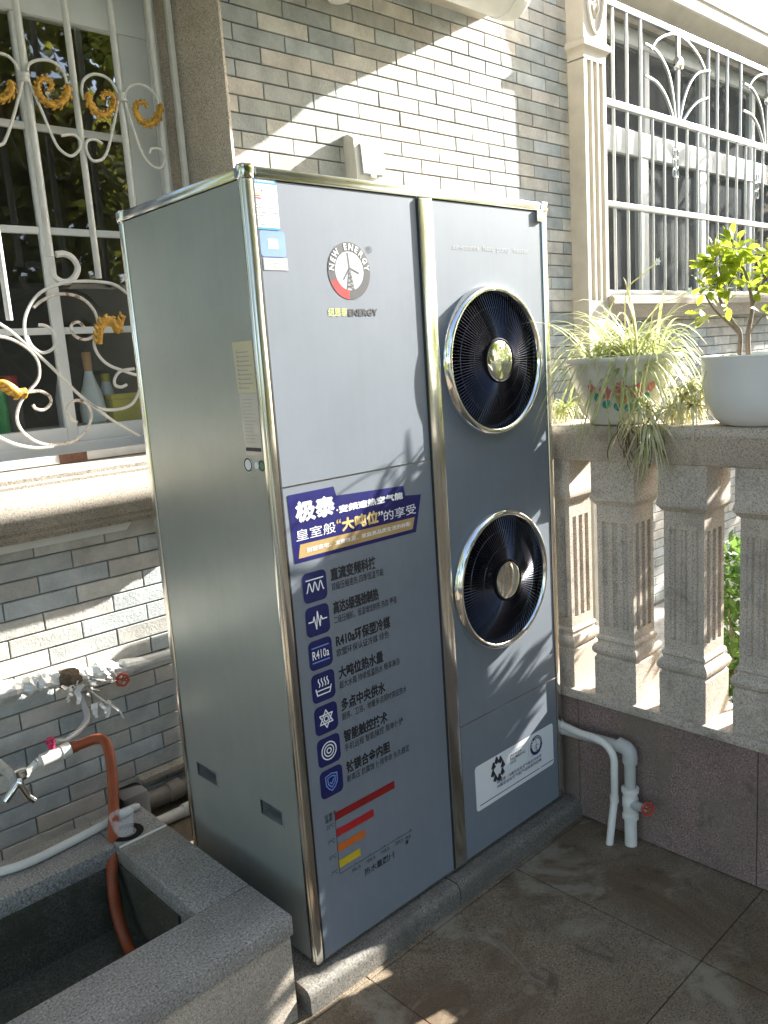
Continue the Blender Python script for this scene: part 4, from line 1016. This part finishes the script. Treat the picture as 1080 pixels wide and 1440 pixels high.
tubeo('valve_stem', 'pvc_white', pw, [(vq.x+.003, 1.185, vq.z+.028), (vq.x, 1.15, vq.z)], .011, 10)
latheo('valve_body', 'pvc_white', pw, [(.018, -.04), (.026, -.036), (.026, .036), (.018, .04)], (vq.x+.02, 1.187, .598), 'x', 14)
# tap assembly over the basin with orange hose
tp = thing('tap_assembly', (-.28, 1.05, .3), 'white plastic tap with magenta handle and chrome spout above the basin', 'tap')
A = P(98, 1053, 1, 1.0); B = P(52, 1073, 1, 1.0); Cc = P(30, 1092, 1, 1.0); dirp = (A-B).normalized()
b2 = bmesh.new(); tube(b2, [B, B+dirp*.012, B+dirp*.014, A-dirp*.03, A-dirp*.028, A], [.016, .016, .022, .022, .0245, .0245], 16); smooth(meshobj('valve_body', b2, 'pvc_white', tp), 40)
tubeo('neck', 'pvc_white', tp, [B, Cc+dirp*.012], .0135, 12)
hd = P(72, 1047, 1, .995); b2 = bmesh.new()
for k in range(6):
    a = k*math.pi/3; tube(b2, [hd+Vector((0, 0, .004)), hd+Vector((.014*math.cos(a), .014*math.sin(a), .012))], [.009, .006], 6)
tube(b2, [hd-Vector((0, 0, .012)), hd+Vector((0, 0, .022))], [.011, .013], 10); smooth(meshobj('handle', b2, 'valve_magenta', tp), 50)
tubeo('spout', 'chrome', tp, smoothpath([Cc+dirp*.012, Cc, Cc+Vector((-.01, -.01, -.012)), Cc+Vector((.004, -.015, -.06)), Cc+Vector((.022, -.02, -.085))], 5), [.015]*8+[.011]*13, 12)
tubeo('spout', 'chrome', tp, smoothpath([Cc, Cc+Vector((-.035, -.01, -.03)), Cc+Vector((-.06, -.01, -.055))], 5), .012, 10)
latheo('collar', 'chrome', tp, [(.016, -.014), (.021, -.010), (.021, .010), (.016, .014)], tuple(Cc+Vector((0, 0, .014))), 'z', 16, True, True)
tubeo('supply_tube', 'clear_tube', tp, smoothpath([hd+Vector((.01, .02, .0)), P(95, 1040, 1, 1.06), P(122, 1012, 1, 1.12), P(112, 975, 1, 1.16)], 6), .011, 10)
tubeo('wall_pipe', 'pvc_grey', tp, [Cc+Vector((-.02, 0, 0)), (Cc.x-.03, 1.24, Cc.z+.02)], .016, 12)
oh = thing('orange_hose', (-.28, .5, .05), 'orange rubber hose from the tap hanging into the basin', 'hose')
hp_ = [A-dirp*.004, P(118, 1045, 1, .97), P(138, 1039, 1, .93), P(150, 1046, 1, .88), P(157, 1080, 1, .82), P(160, 1130, 1, .74), P(159, 1190, 1, .64), P(158, 1240, 1, .58), P(166, 1290, 1, .54), P(183, 1336, 2, .062), P(205, 1366, 2, .062)]
tubeo('hose', 'hose_orange', oh, smoothpath(hp_, 7), .0165, 12)
tubeo('hose_clip', 'black_gasket', oh, [A-dirp*.004, A+dirp*.022], .0185, 12)
wh = thing('white_hose', (-.4, .7, .3), 'dirty white hose lying along the back rim of the basin', 'hose')
tubeo('hose', 'hose_white', wh, smoothpath([P(-60, 1240, 2, .313), P(0, 1226, 2, .313), P(40, 1213, 2, .313), P(90, 1189, 2, .313), P(140, 1163, 2, .313), P(160, 1152, 2, .312), P(180, 1140, 2, .312), P(196, 1133, 2, .312)], 6), [.0125]*37+[.0115, .011, .0105, .010, .009, .008], 12)
# clear cup on a dark ring
cpn = P(174, 1170, 2, BZ)
cup = thing('plastic_cup', (cpn.x, cpn.y, BZ), 'clear plastic cup standing on the basin rim beside the orange hose', 'cup')
latheo('cup_wall', 'clear_plastic', cup, [(.0, .002), (.030, .002), (.036, .055), (.038, .058), (.036, .058), (.034, .054), (.029, .005)], (cpn.x, cpn.y, BZ-.001), 'z', 28)
latheo('wet_ring', 'wet_black', cup, [(.028, .0006), (.044, .0022), (.049, .0012), (.050, .0)], (cpn.x+.006, cpn.y-.008, BZ-.0004), 'z', 28)
# black rubber block and pipes behind the basin
bk = thing('rubber_block', (.05, .95, 0), 'black rubber block behind the basin against the tiled wall', 'block')
c0 = P(183, 1118, 1, .95); boxo('block', 'wet_black', bk, c0.x-.05, c0.x+.05, .90, 1.0, 0, c0.z+.02, .02)
for z, r, y, mt, lab in ((.060, .034, 1.19, 'brown_pipe', 'thick brownish pipe along the foot of the tiled wall'), (.024, .022, 1.08, 'pvc_white', 'thin pale pipe on the floor behind the basin')):
    t = thing('wall_pipe', (.6, y, z-r), lab, 'pipe'); tubeo('pipe', mt, t, [(.10, y, z), (1.1, y, z-.01)], r, 16); latheo('coupling', mt, t, [(r, -.03), (r*1.18, -.026), (r*1.18, .026), (r, .03)], (.24, y, z), 'x', 16)
led = boxo('wall_ledge', 'beige_granite', None, .12, 1.12, 1.195, 1.246, .128, .150, .004); tag(led, 'narrow stone ledge along the foot of the tiled wall', 'ledge')

# ================================================================== BALUSTRADE
BX = 1.178
bal = thing('balustrade', (1.26, -.8, 0), 'beige stone balustrade with fluted square balusters on a pink granite parapet', 'balustrade')
pr_ = boxo('parapet', 'mortar', bal, 1.182, 1.35, -3.2, 1.236, -.2, .45)
yj = [1.236, .56, -.04, -.66, -1.28, -1.90, -2.52, -3.2]
for a, b_ in zip(yj, yj[1:]): boxo('parapet_slab', 'pink_granite', pr_, 1.169, 1.184, b_+.0012, a-.0012, .004, .446, .0015, 1)
boxo('ledge', 'baluster_stone', bal, 1.160, 1.372, -3.2, 1.236, .446, .480, .006)
rl = [(1.178, 1.280), (1.172, 1.286), (1.172, 1.352), (1.164, 1.362), (1.160, 1.378), (1.166, 1.392), (1.178, 1.396), (1.352, 1.396), (1.364, 1.392), (1.370, 1.378), (1.366, 1.362), (1.358, 1.352), (1.358, 1.286), (1.352, 1.280)]
boxo('shade_pier', 'baluster_stone', bal, 1.172, 1.358, .86, 1.015, .478, 1.17, .006)  # hidden pier, added to keep the sun off the lower wall
for a, b_ in ((.86, -.70), (-.703, -1.95), (-1.953, -3.2)): extrudeo('rail', 'baluster_stone', bal, [(x, a, z) for x, z in rl], (0, b_-a, 0), 50)
def baluster_mesh():
    b2 = bmesh.new(); hw = .077
    def sq(prof):
        rings = [[b2.verts.new((sx*w_, sy*w_, z)) for sx, sy in ((-1,-1),(1,-1),(1,1),(-1,1))] for w_, z in prof]
        for A_, B_ in zip(rings, rings[1:]):
            for i in range(4): b2.faces.new((A_[i], A_[(i+1) % 4], B_[(i+1) % 4], B_[i]))
        b2.faces.new(rings[0]); b2.faces.new(rings[-1])
    sq([(hw, 0), (hw, .132), (hw-.004, .137), (hw-.006, .142), (hw+.002, .148), (hw+.006, .158), (hw+.006, .168), (hw+.001, .178), (hw-.008, .184), (hw-.009, .192), (hw-.004, .198), (hw-.006, .206), (hw-.012, .212), (hw-.012, .245)])
    sq([(hw-.012, .600), (hw-.012, .655), (hw-.006, .660), (hw-.002, .668), (hw+.003, .672), (hw+.005, .682), (hw+.002, .694), (hw, .698), (hw, .801)])
    w_ = hw-.012; pts = []
    for side in range(4):
        c_, s_ = math.cos(side*math.pi/2), math.sin(side*math.pi/2)
        loc = [(-w_, -w_)]
        for k in (-1, 0, 1):
            for j in range(5):
                a = math.pi*j/4; loc.append((k*.036-.011*math.cos(a), -w_+.010*math.sin(a)))
        pts += [(x*c_-y*s_, x*s_+y*c_) for x, y in loc]
    extrude_poly(b2, [(x, y, .2445) for x, y in pts], (0, 0, .356))
    bmesh.ops.recalc_face_normals(b2, faces=b2.faces); me = bpy.data.meshes.new('baluster'); b2.to_mesh(me); b2.free(); me.materials.append(M['baluster_stone'])
    for p in me.polygons: p.use_smooth = True
    me.set_sharp_from_angle(angle=R_(28)); return me
bme = baluster_mesh()
for k in range(-12, 6):
    y = -.1835+.2365*k
    if y < -3.1 or y > .8: continue
    o = bpy.data.objects.new('baluster', bme); C.objects.link(o); o.parent = bal; o.location = Vector((BX+.078, y, .4795))-WPOS[bal]; o.rotation_euler = (0, 0, random.choice((0, 1, 2, 3))*math.pi/2+random.uniform(-.01, .01))

# ================================================================== PVC PIPES BY THE PARAPET
p1 = thing('drain_pipe', (1.10, -.2, 0), 'slim bent white plastic pipe running from the cabinet down to the floor', 'pipe')
a_ = [P(788, 1021, 0, 1.148), P(815, 1030, 0, 1.135), P(840, 1039, 0, 1.125), P(857, 1049, 0, 1.122), P(867, 1066, 0, 1.12), P(868, 1090, 0, 1.12), P(864, 1122, 0, 1.112), P(861, 1150, 0, 1.10), P(857, 1188, 2, -.004)]
a_ = [q+Vector((-.018, 0, .010)) if i < 6 else q for i, q in enumerate(a_)]; a_[0] = Vector((1.150, .06, a_[0].z+.004))
tubeo('pipe', 'pvc_white', p1, smoothpath(a_, 8), .0125, 14)
tubeo('coupling', 'pvc_white', p1, [a_[6]+Vector((0, 0, .012)), a_[6]-Vector((0, 0, .014))], .0148, 14)
tubeo('coupling', 'pvc_white', p1, [Vector((1.15, .03, a_[0].z)), P(793, 1023, 0, 1.147)], .016, 14)
p2 = thing('valve_pipe', (1.13, -.26, 0), 'stout white plastic pipe with gate valve rising from the floor by the parapet', 'pipe')
vx, vy = 1.128, -.264
tubeo('riser', 'pvc_white', p2, [(vx, vy, -.004), (vx, vy, .12)], .0205, 16); tubeo('riser', 'pvc_grey', p2, [(vx, vy, .18), (vx, vy, .32)], .0185, 16)
latheo('valve_body', 'pvc_white', p2, [(.020, .095), (.027, .098), (.027, .112), (.024, .115), (.024, .135), (.026, .14), (.026, .17), (.023, .175), (.025, .19), (.0285, .192), (.0285, .206), (.019, .208)], (vx, vy, 0), 'z', 20)
tubeo('elbow', 'pvc_grey', p2, smoothpath([(vx, vy, .295), (vx, vy, .325), (vx, vy+.012, .342), (vx, vy+.04, .347)], 6), .0245, 16)
tubeo('feed', 'pvc_grey', p2, [(vx, vy+.035, .345), (vx+.018, .10, .318)], .0165, 14)
wq = P(911, 1138, 0, 1.10); tubeo('valve_stem', 'pvc_grey', p2, [(vx, vy, .155), (vx-.012, vy-.035, .155), tuple(wq)], [.019, .017, .008], 12); wheel(p2, wq, (-.45, -.8, .1), .020)

# ================================================================== PLANTS ON THE RAIL
RZ = 1.395
def leaf_blade(b2, p0, dirv, L, wd, droop, n_=7, lift=.5):
    d = Vector((dirv[0], dirv[1], 0)); d.normalize(); s = d.cross(Vector((0, 0, 1))); prev = None
    tw = random.uniform(-.5, .5)
    for i in range(n_+1):
        t = i/n_
        c0 = Vector(p0)+d*L*(t*.92)+Vector((0, 0, L*(lift*t*1.6-droop*t*t*1.7)))
        w_ = wd*(.55+.45*min(1, t*4))*(1-t**2.2)+.0004
        sv_ = (s+Vector((0, 0, tw*t))).normalized()*w_
        mid = b2.verts.new(c0-Vector((0, 0, w_*.35))); cur_ = (b2.verts.new(c0+sv_), mid, b2.verts.new(c0-sv_))
        if prev: b2.faces.new((prev[0], prev[1], cur_[1], cur_[0])); b2.faces.new((prev[1], prev[2], cur_[2], cur_[1]))
        prev = cur_
def rosette(b2, c0, n_, Lr, wd, lift=(.2, .9), droop=(.3, .9)):
    for k in range(n_):
        a = random.uniform(0, 2*math.pi); L = random.uniform(*Lr)
        leaf_blade(b2, Vector(c0)+Vector((math.cos(a), math.sin(a), 0))*random.uniform(0, .012), (math.cos(a), math.sin(a)), L, wd*random.uniform(.7, 1.2), random.uniform(*droop), lift=random.uniform(*lift))
pc = Vector((1.268, -.172, RZ+.002))
POT = [(.0, .0), (.098, .0), (.104, .006), (.108, .03), (.128, .08), (.152, .13), (.166, .165), (.171, .185), (.184, .196), (.189, .204), (.187, .212), (.176, .211), (.166, .200), (.160, .175), (.0, .170)]
pot = thing('spider_plant_pot', tuple(pc), 'bushy spider plant in a painted cream ceramic pot on the rail', 'potted plant')
pt_ = latheo('pot', 'ceramic_cream', pot, POT, tuple(pc), 'z', 48, ang=50)
latheo('soil', 'soil', pot, [(.0, .185), (.163, .180)], tuple(pc), 'z', 24)
def pot_r(h):
    for (r0, h0), (r1, h1) in zip(POT[1:8], POT[2:9]):
        if h0 <= h <= h1: return r0+(r1-r0)*(h-h0)/max(1e-6, h1-h0)
    return .17
def decal(pts, mat, name, dr=.0012):
    """polygon in (angle, height) laid on the pot's surface"""
    ca = sum(p[0] for p in pts)/len(pts); chh = sum(p[1] for p in pts)/len(pts)
    q = lambda a, h: (pc.x+(pot_r(h)+dr)*math.cos(a), pc.y+(pot_r(h)+dr)*math.sin(a), pc.z+h)
    b2 = bmesh.new(); c_ = b2.verts.new(q(ca, chh)); ring = [b2.verts.new(q(*p)) for p in pts]
    for i in range(len(ring)): b2.faces.new((c_, ring[i], ring[(i+1) % len(ring)]))
    meshobj(name, b2, mat, pt_)
va = math.atan2(CAM.y-pc.y, CAM.x-pc.x)
def ell(a, h, ra, rh, rot=0, n_=12): return [(a+ra*math.cos(t)*math.cos(rot)-rh*6*math.sin(t)*math.sin(rot), h+rh*math.sin(t)*math.cos(rot)+ra/6*math.cos(t)*math.sin(rot)) for t in [i*2*math.pi/n_ for i in range(n_)]]
for da, h, ra, rh, rot, mt in ((-.38,.068,.13,.013,.3,'paint_teal'), (.38,.066,.14,.013,-.3,'paint_teal'), (-.12,.058,.10,.012,-.4,'paint_teal'), (.15,.056,.1,.012,.4,'paint_teal'), (.6,.085,.10,.010,-.8,'paint_teal'), (-.6,.09,.1,.010,.8,'paint_teal')):
    decal(ell(va+da, h, ra, rh, rot), mt, 'painted_leaf')
for da, h, r in ((-.36,.105,.022), (.32,.105,.024), (-.02,.118,.02), (.62,.115,.016), (-.66,.118,.015)):
    for k in range(5):
        a = 2*math.pi*k/5; decal(ell(va+da+r*3.4*math.cos(a), h+r*.55*math.sin(a), r*3.2, r*.5, 0), 'paint_pink', 'painted_petal', .0014+.0001*k)
    decal(ell(va+da, h, r*2, r*.32), 'paint_ochre', 'painted_centre', .0022)
decal(ell(va+.0, .082, .13, .016), 'paint_ochre', 'painted_leaf', .0018)
for dx, dy, n_ in ((0, 0, 110), (.05, .06, 80), (-.05, -.07, 90), (.03, -.1, 70), (-.07, .05, 70)):
    b2 = bmesh.new(); rosette(b2, pc+Vector((dx, dy, .185)), n_, (.10, .27), .0046, (.2, 1.1), (.4, 1.2)); tag(smooth(meshobj('leaf_blades', b2, 'spider_leaf', pot), 80), kind='stuff')
b2 = bmesh.new(); rosette(b2, pc+Vector((.02, -.05, .19)), 26, (.16, .26), .0048, (.8, 1.3), (.5, 1.0)); tag(smooth(meshobj('leaf_blades', b2, 'dry_leaf', pot), 80), kind='stuff')
def stolon(pts, r=.0018, flower=False):
    p = smoothpath(pts, 6); tubeo('stolon', 'dry_leaf', pot, p, r, 5)
    if flower:
        for k in range(6):
            a = k*math.pi/3; b2 = bmesh.new(); e = p[-1]; d = Vector((.3*math.cos(a), math.cos(a), math.sin(a))).normalized(); s = Vector((1, .2, .1)).cross(d).normalized()
            b2.faces.new([b2.verts.new(v) for v in (e, e+d*.006+s*.004, e+d*.014, e+d*.006-s*.004)]); meshobj('petal', b2, 'print_white', pot)
stolon([pc+Vector((0, -.02, .2)), P(880, 415, 0, 1.27), P(905, 385, 0, 1.26), P(925, 368, 0, 1.25)], .0022, True)
stolon([pc+Vector((.02, -.08, .2)), P(920, 435, 0, 1.27), P(950, 420, 0, 1.26), P(970, 409, 0, 1.25)], .0018, True)
# offsets hanging over the face of the rail
hang = thing('hanging_spider_offsets', (1.13, -.2, 1.2), 'pale spider plant offsets with brown roots hanging down over the rail', 'plant')
for px, py, n_, L in ((905, 575, 34, (.05, .13)), (912, 600, 40, (.04, .11)), (898, 560, 24, (.04, .10)), (915, 625, 26, (.04, .09)), (880, 545, 16, (.05, .10))):
    c0 = P(px, py, 0, 1.125); b2 = bmesh.new(); rosette(b2, c0, n_, L, .0036, (-.2, .6), (.5, 1.3)); tag(smooth(meshobj('leaf_blades', b2, 'dry_leaf' if n_ > 30 else 'spider_leaf', hang), 80), kind='stuff')
for k in range(22):
    s0 = P(random.uniform(862, 925), random.uniform(585, 612), 0, 1.150); pts = [s0]
    for i in range(4): pts.append(pts[-1]+Vector((random.uniform(-.012, .012), random.uniform(-.016, .016), -random.uniform(.012, .035))))
    tubeo('root', 'root_brown', hang, smoothpath(pts, 4), .0016, 4)
for x0_, y0_, x1_, y1_ in ((880, 520, 884, 608), (862, 530, 880, 545), (900, 505, 905, 570), (915, 510, 913, 595), (858, 505, 885, 600)):
    a = P(x0_, y0_, 0, 1.09); b_ = P(x1_, y1_, 0, 1.125); tubeo('stolon', 'dry_leaf', hang, smoothpath([pc+Vector((-.10, (a.y-pc.y)*.8, .21)), a+Vector((-.0, 0, .02)), (a+b_)/2+Vector((-.02, .01, 0)), b_], 6), .0018, 5)
# small bleached plantlets between and beside the pots
for nm, spots, lab in (('spider_plantlets', ((945, 575), (960, 560), (975, 572), (985, 548), (958, 585), (970, 540)), 'bleached spider plantlets crowded on the rail between the two pots'), ('spider_plantlet', ((785, 580), (795, 573)), 'small spider plantlet on the rail beside the cabinet')):
    c1 = P(spots[0][0], 598, 0, 1.24); t = thing(nm, (c1.x, c1.y, RZ), lab, 'plant')
    for px, py in spots:
        c0 = P(px, py, 0, random.uniform(1.2, 1.3)); c0.z = max(c0.z, RZ+.01); b2 = bmesh.new(); rosette(b2, c0, 34, (.04, .11), .0042, (.0, .9), (.4, 1.2)); tag(smooth(meshobj('leaf_blades', b2, random.choice(('dry_leaf', 'spider_leaf')), t), 80), kind='stuff')
        tubeo('stem', 'dry_leaf', t, [c0, (c0.x, c0.y, RZ-.003)], .003, 5)
# white pot with a shrub
qc = Vector((1.272, -.615, RZ+.001))
sp2 = thing('shrub_pot', tuple(qc), 'yellow-green leafy shrub growing in a smooth white pot on the rail', 'potted plant')
latheo('pot', 'ceramic_white', sp2, [(.0, .0), (.092, .0), (.112, .006), (.138, .03), (.152, .065), (.160, .11), (.166, .190), (.168, .196), (.163, .199), (.157, .195), (.152, .17), (.0, .165)], tuple(qc), 'z', 48, ang=50)
latheo('soil', 'soil', sp2, [(.0, .176), (.155, .172)], tuple(qc), 'z', 24)
for k in range(14):
    a = random.uniform(0, 6.28); r = random.uniform(.03, .14); c0 = qc+Vector((r*math.cos(a), r*math.sin(a), .176)); b2 = bmesh.new(); bmesh.ops.create_icosphere(b2, subdivisions=1, radius=random.uniform(.008, .016), matrix=Matrix.Translation(c0)); smooth(meshobj('pebble', b2, 'ceramic_cream', sp2), 80)
b2 = bmesh.new(); rosette(b2, qc+Vector((-.06, .10, .185)), 26, (.05, .12), .004, (.1, .7), (.4, 1.1)); tag(smooth(meshobj('leaf_blades', b2, 'dry_leaf', sp2), 80), kind='stuff')
def lf_mesh():
    b2 = bmesh.new(); prev = None
    for t, w_ in ((0, .001), (.12, .14), (.3, .25), (.5, .29), (.72, .22), (.9, .09), (1, .001)):
        cur_ = (b2.verts.new((w_, t, .05*math.sin(t*3)+w_*.18)), b2.verts.new((0, t, .05*math.sin(t*3)-.0)), b2.verts.new((-w_, t, .05*math.sin(t*3)+w_*.18)))
        if prev: b2.faces.new((prev[0], prev[1], cur_[1], cur_[0])); b2.faces.new((prev[1], prev[2], cur_[2], cur_[1]))
        prev = cur_
    me = bpy.data.meshes.new('leaf'); b2.to_mesh(me); b2.free(); me.materials.append(M['shrub_leaf'])
    for p in me.polygons: p.use_smooth = True
    return me
lfm = lf_mesh(); lfm2 = lfm.copy(); lfm2.materials.clear(); lfm2.materials.append(M['pale_leaf'])
def put_leaf(parent, p, d, s, me):
    o = bpy.data.objects.new('leaf', me); C.objects.link(o); o.parent = parent; o.location = Vector(p)-WPOS[parent]
    q = Vector(d).to_track_quat('Y', 'Z'); o.rotation_mode = 'QUATERNION'; o.rotation_quaternion = q @ Matrix.Rotation(random.uniform(-.9, .9), 4, 'Y').to_quaternion(); o.scale = (s, s, s)
br = []
def branch(pts, r0, r1):
    p = smoothpath(pts, 5); N = len(p); tubeo('stem', 'bark', sp2, p, [r0+(r1-r0)*i/(N-1) for i in range(N)], 7); return p
base = qc+Vector((0, .04, .17))
def PS(x, y, X=1.27): return P(x, y, 0, X)
tips = []
branch([base+Vector((0, .03, 0)), PS(1041, 470), PS(1030, 452), PS(1012, 420, 1.25), PS(1008, 385, 1.25)], .007, .003); branch([base, PS(1052, 470), PS(1058, 430, 1.29), PS(1050, 390, 1.29), PS(1040, 365, 1.29)], .008, .003)
branch([PS(1041, 470), PS(1028, 458), PS(1005, 436, 1.24), PS(992, 415, 1.23)], .005, .002); branch([PS(1058, 430, 1.29), PS(1072, 400, 1.3), PS(1085, 370, 1.3)], .005, .002); branch([PS(1052, 470), PS(1066, 452, 1.26), PS(1076, 440, 1.25)], .004, .002)
branch([base+Vector((.03, -.05, 0)), PS(1100, 470, 1.3), PS(1110, 420, 1.3), PS(1120, 380, 1.3)], .007, .003)
cl = [(1008, 372, 1.25, 24, 52), (1032, 352, 1.28, 20, 50), (1045, 378, 1.29, 16, 24), (995, 405, 1.23, 14, 22), (1014, 405, 1.26, 14, 18), (1078, 388, 1.3, 20, 30), (1100, 360, 1.3, 22, 30), (1112, 400, 1.3, 22, 24), (1060, 412, 1.28, 12, 12), (1074, 440, 1.25, 9, 7), (988, 438, 1.22, 8, 5), (1024, 425, 1.25, 8, 6)]
for px, py, X, rp, n_ in cl:
    c0 = PS(px, py, X); rw_ = rp/1158*2.7
    for k in range(n_):
        d = Vector((random.gauss(0, 1), random.gauss(0, 1), random.gauss(.25, .8))).normalized(); p = c0+d*rw_*random.uniform(.15, 1)
        put_leaf(sp2, p, d+Vector((random.gauss(0, .3), random.gauss(0, .3), random.gauss(-.1, .3))), random.uniform(.027, .045), lfm)
for px, py, d in ((985, 432, (-.1, .6, -.2)), (990, 442, (-.2, .4, -.4))): put_leaf(sp2, PS(px+10, py, 1.2), d, .06, lfm2)

# ================================================================== OUTSIDE BUSH AND TREES
def foliage(name, parent, spots, n_, ls, mat, bright=None):
    V, Fc = [], []
    for (cx_, cy_, cz_, rx, rz), nn in spots:
        for k in range(int(n_*nn)):
            d = Vector((random.gauss(0, 1), random.gauss(0, 1), random.gauss(0, 1))).normalized()*(random.random()**.4)
            p = Vector((cx_+d.x*rx, cy_+d.y*rx, cz_+d.z*rz)); a = Vector((random.gauss(0, 1), random.gauss(0, 1), random.gauss(-.3, .7))).normalized(); s = a.orthogonal().normalized()
            s = Matrix.Rotation(random.uniform(0, 6.28), 3, a) @ s; L = ls*random.uniform(.6, 1.3); w_ = L*.28; b0 = len(V)
            V += [p, p+a*L*.45+s*w_, p+a*L, p+a*L*.45-s*w_]; Fc.append((b0, b0+1, b0+2, b0+3))
    me = bpy.data.meshes.new(name); me.from_pydata([tuple(v) for v in V], [], Fc)
    return tag(meshobj(name, me, mat, parent), kind='stuff')
bu = thing('garden_bush', (2.35, -.16, -.2), 'green bush standing outside the balustrade', 'bush')
foliage('crown', bu, [((2.35, -.16, .30, .26, .26), 1), ((2.3, -.14, .62, .18, .20), .7), ((2.5, -.3, .2, .3, .25), .8), ((2.4, -.08, .0, .22, .2), .7)], 900, .045, 'bush_leaf')
for k in range(5):
    a = k*1.3; tubeo('stem', 'bark', bu, smoothpath([(2.35, -.16, -.21), (2.35+.08*math.cos(a), -.16+.08*math.sin(a), .1), (2.33+.13*math.cos(a), -.16+.13*math.sin(a), .55)], 4), [.012-.0012*i for i in range(9)], 6)
def tree(x, y, h, rcrown, label, seed, n_=5200, ls=.17):
    random.seed(seed); t = thing('leafy_tree', (x, y, -.2), label, 'tree', 'trees across the courtyard')
    tr = smoothpath([(x, y, -.25), (x+.05, y, h*.25), (x-.06, y+.05, h*.5), (x+.02, y, h*.8)], 5); tubeo('trunk', 'bark', t, tr, [.14*(1-.75*i/len(tr)) for i in range(len(tr))], 10)
    spots = []
    for k in range(16):
        a = random.uniform(0, 6.28); zz = random.uniform(.22, 1.0)*h; rr2 = rcrown*(1-.55*abs(zz/h-.55))*random.uniform(.25, .95); c0 = (x+rr2*math.cos(a), y+rr2*math.sin(a), zz)
        s = random.uniform(.28, .5)*rcrown; spots.append(((c0[0], c0[1], c0[2], s, s*.75), random.uniform(.5, 1.1)))
        st_ = Vector((x, y, min(zz*.75, h*.7))); tubeo('limb', 'bark', t, smoothpath([st_, (st_+Vector(c0))/2+Vector((0, 0, .1)), c0], 4), [.045, .042, .038, .034, .03, .026, .02, .014, .008], 6)
    foliage('crown', t, spots, n_/16, ls, 'tree_leaf')
tree(1.9, -5.6, 6.2, 2.1, 'leafy tree mirrored in the upper panes of the left window', 11, 13000); tree(3.6, -5.3, 7.2, 2.3, 'tall leafy tree mirrored in the chrome fan ring', 12, 15000)
tree(-1.0, -6.4, 6.4, 2.2, 'broad leafy tree facing the left window across the courtyard', 13, 11000); tree(-5.2, -4.2, 5.8, 2.1, 'leafy tree beyond the basin mirrored in the side panel', 14); tree(-5.6, -.6, 6.2, 2.3, 'large leafy tree mirrored in the side panel of the cabinet', 15, 7000); tree(-5.4, 2.6, 6.0, 2.2, 'leafy tree at the corner of the house', 17)
tree(8.2, -6.2, 5.6, 2.0, 'leafy tree standing beyond the balustrade', 16)
for i_, (x_, y_, h_) in enumerate(((9.6, -3.2, 4.4), (10.4, -.6, 4.5), (10.0, 2.2, 4.4))):  # unseen trees added to block the bright sky beyond the balustrade
    tree(x_, y_, h_, 1.7, ('unseen low tree added past the paved path to block sky', 'unseen low tree added at the path end to block sky', 'unseen low tree added beside the house to block sky')[i_], 30+i_, 4200, .2)
tree(13.2, -5.2, 5.6, 2.0, 'unseen leafy tree added to block sky in the right panes', 41, 4200, .2); tree(15.2, -3.6, 6.0, 2.2, 'unseen far tree added to block sky in the right panes', 42, 4200, .22)  # both unseen, added to keep bright sky out of the right window's reflection
ob = thing('shade_shrub', (2.5, -1.0, -.2), 'unseen shrub added outside the balustrade to block sun patches', 'shrub')  # out of view, added to stop sun coming through the baluster gaps
random.seed(5); foliage('crown', ob, [((2.45, -.42, 1.30, .10, .22), .7), ((2.5, -.70, 1.66, .20, .28), 1.15), ((2.42, -.52, 1.68, .12, .22), 1.0), ((2.5, -1.0, 1.62, .24, .34), .8), ((2.45, -1.35, 1.6, .26, .36), .8), ((2.5, -1.7, 1.5, .28, .4), .8)], 460, .07, 'bush_leaf')
for k in range(4):
    a = k*1.6; tubeo('stem', 'bark', ob, smoothpath([(2.5, -1.0, -.22), (2.5+.08*math.cos(a), -1.0+.1*math.sin(a), .7), (2.48+.08*math.cos(a), -1.0+.45*math.sin(a), 1.5)], 4), [.016-.0014*i for i in range(9)], 6)
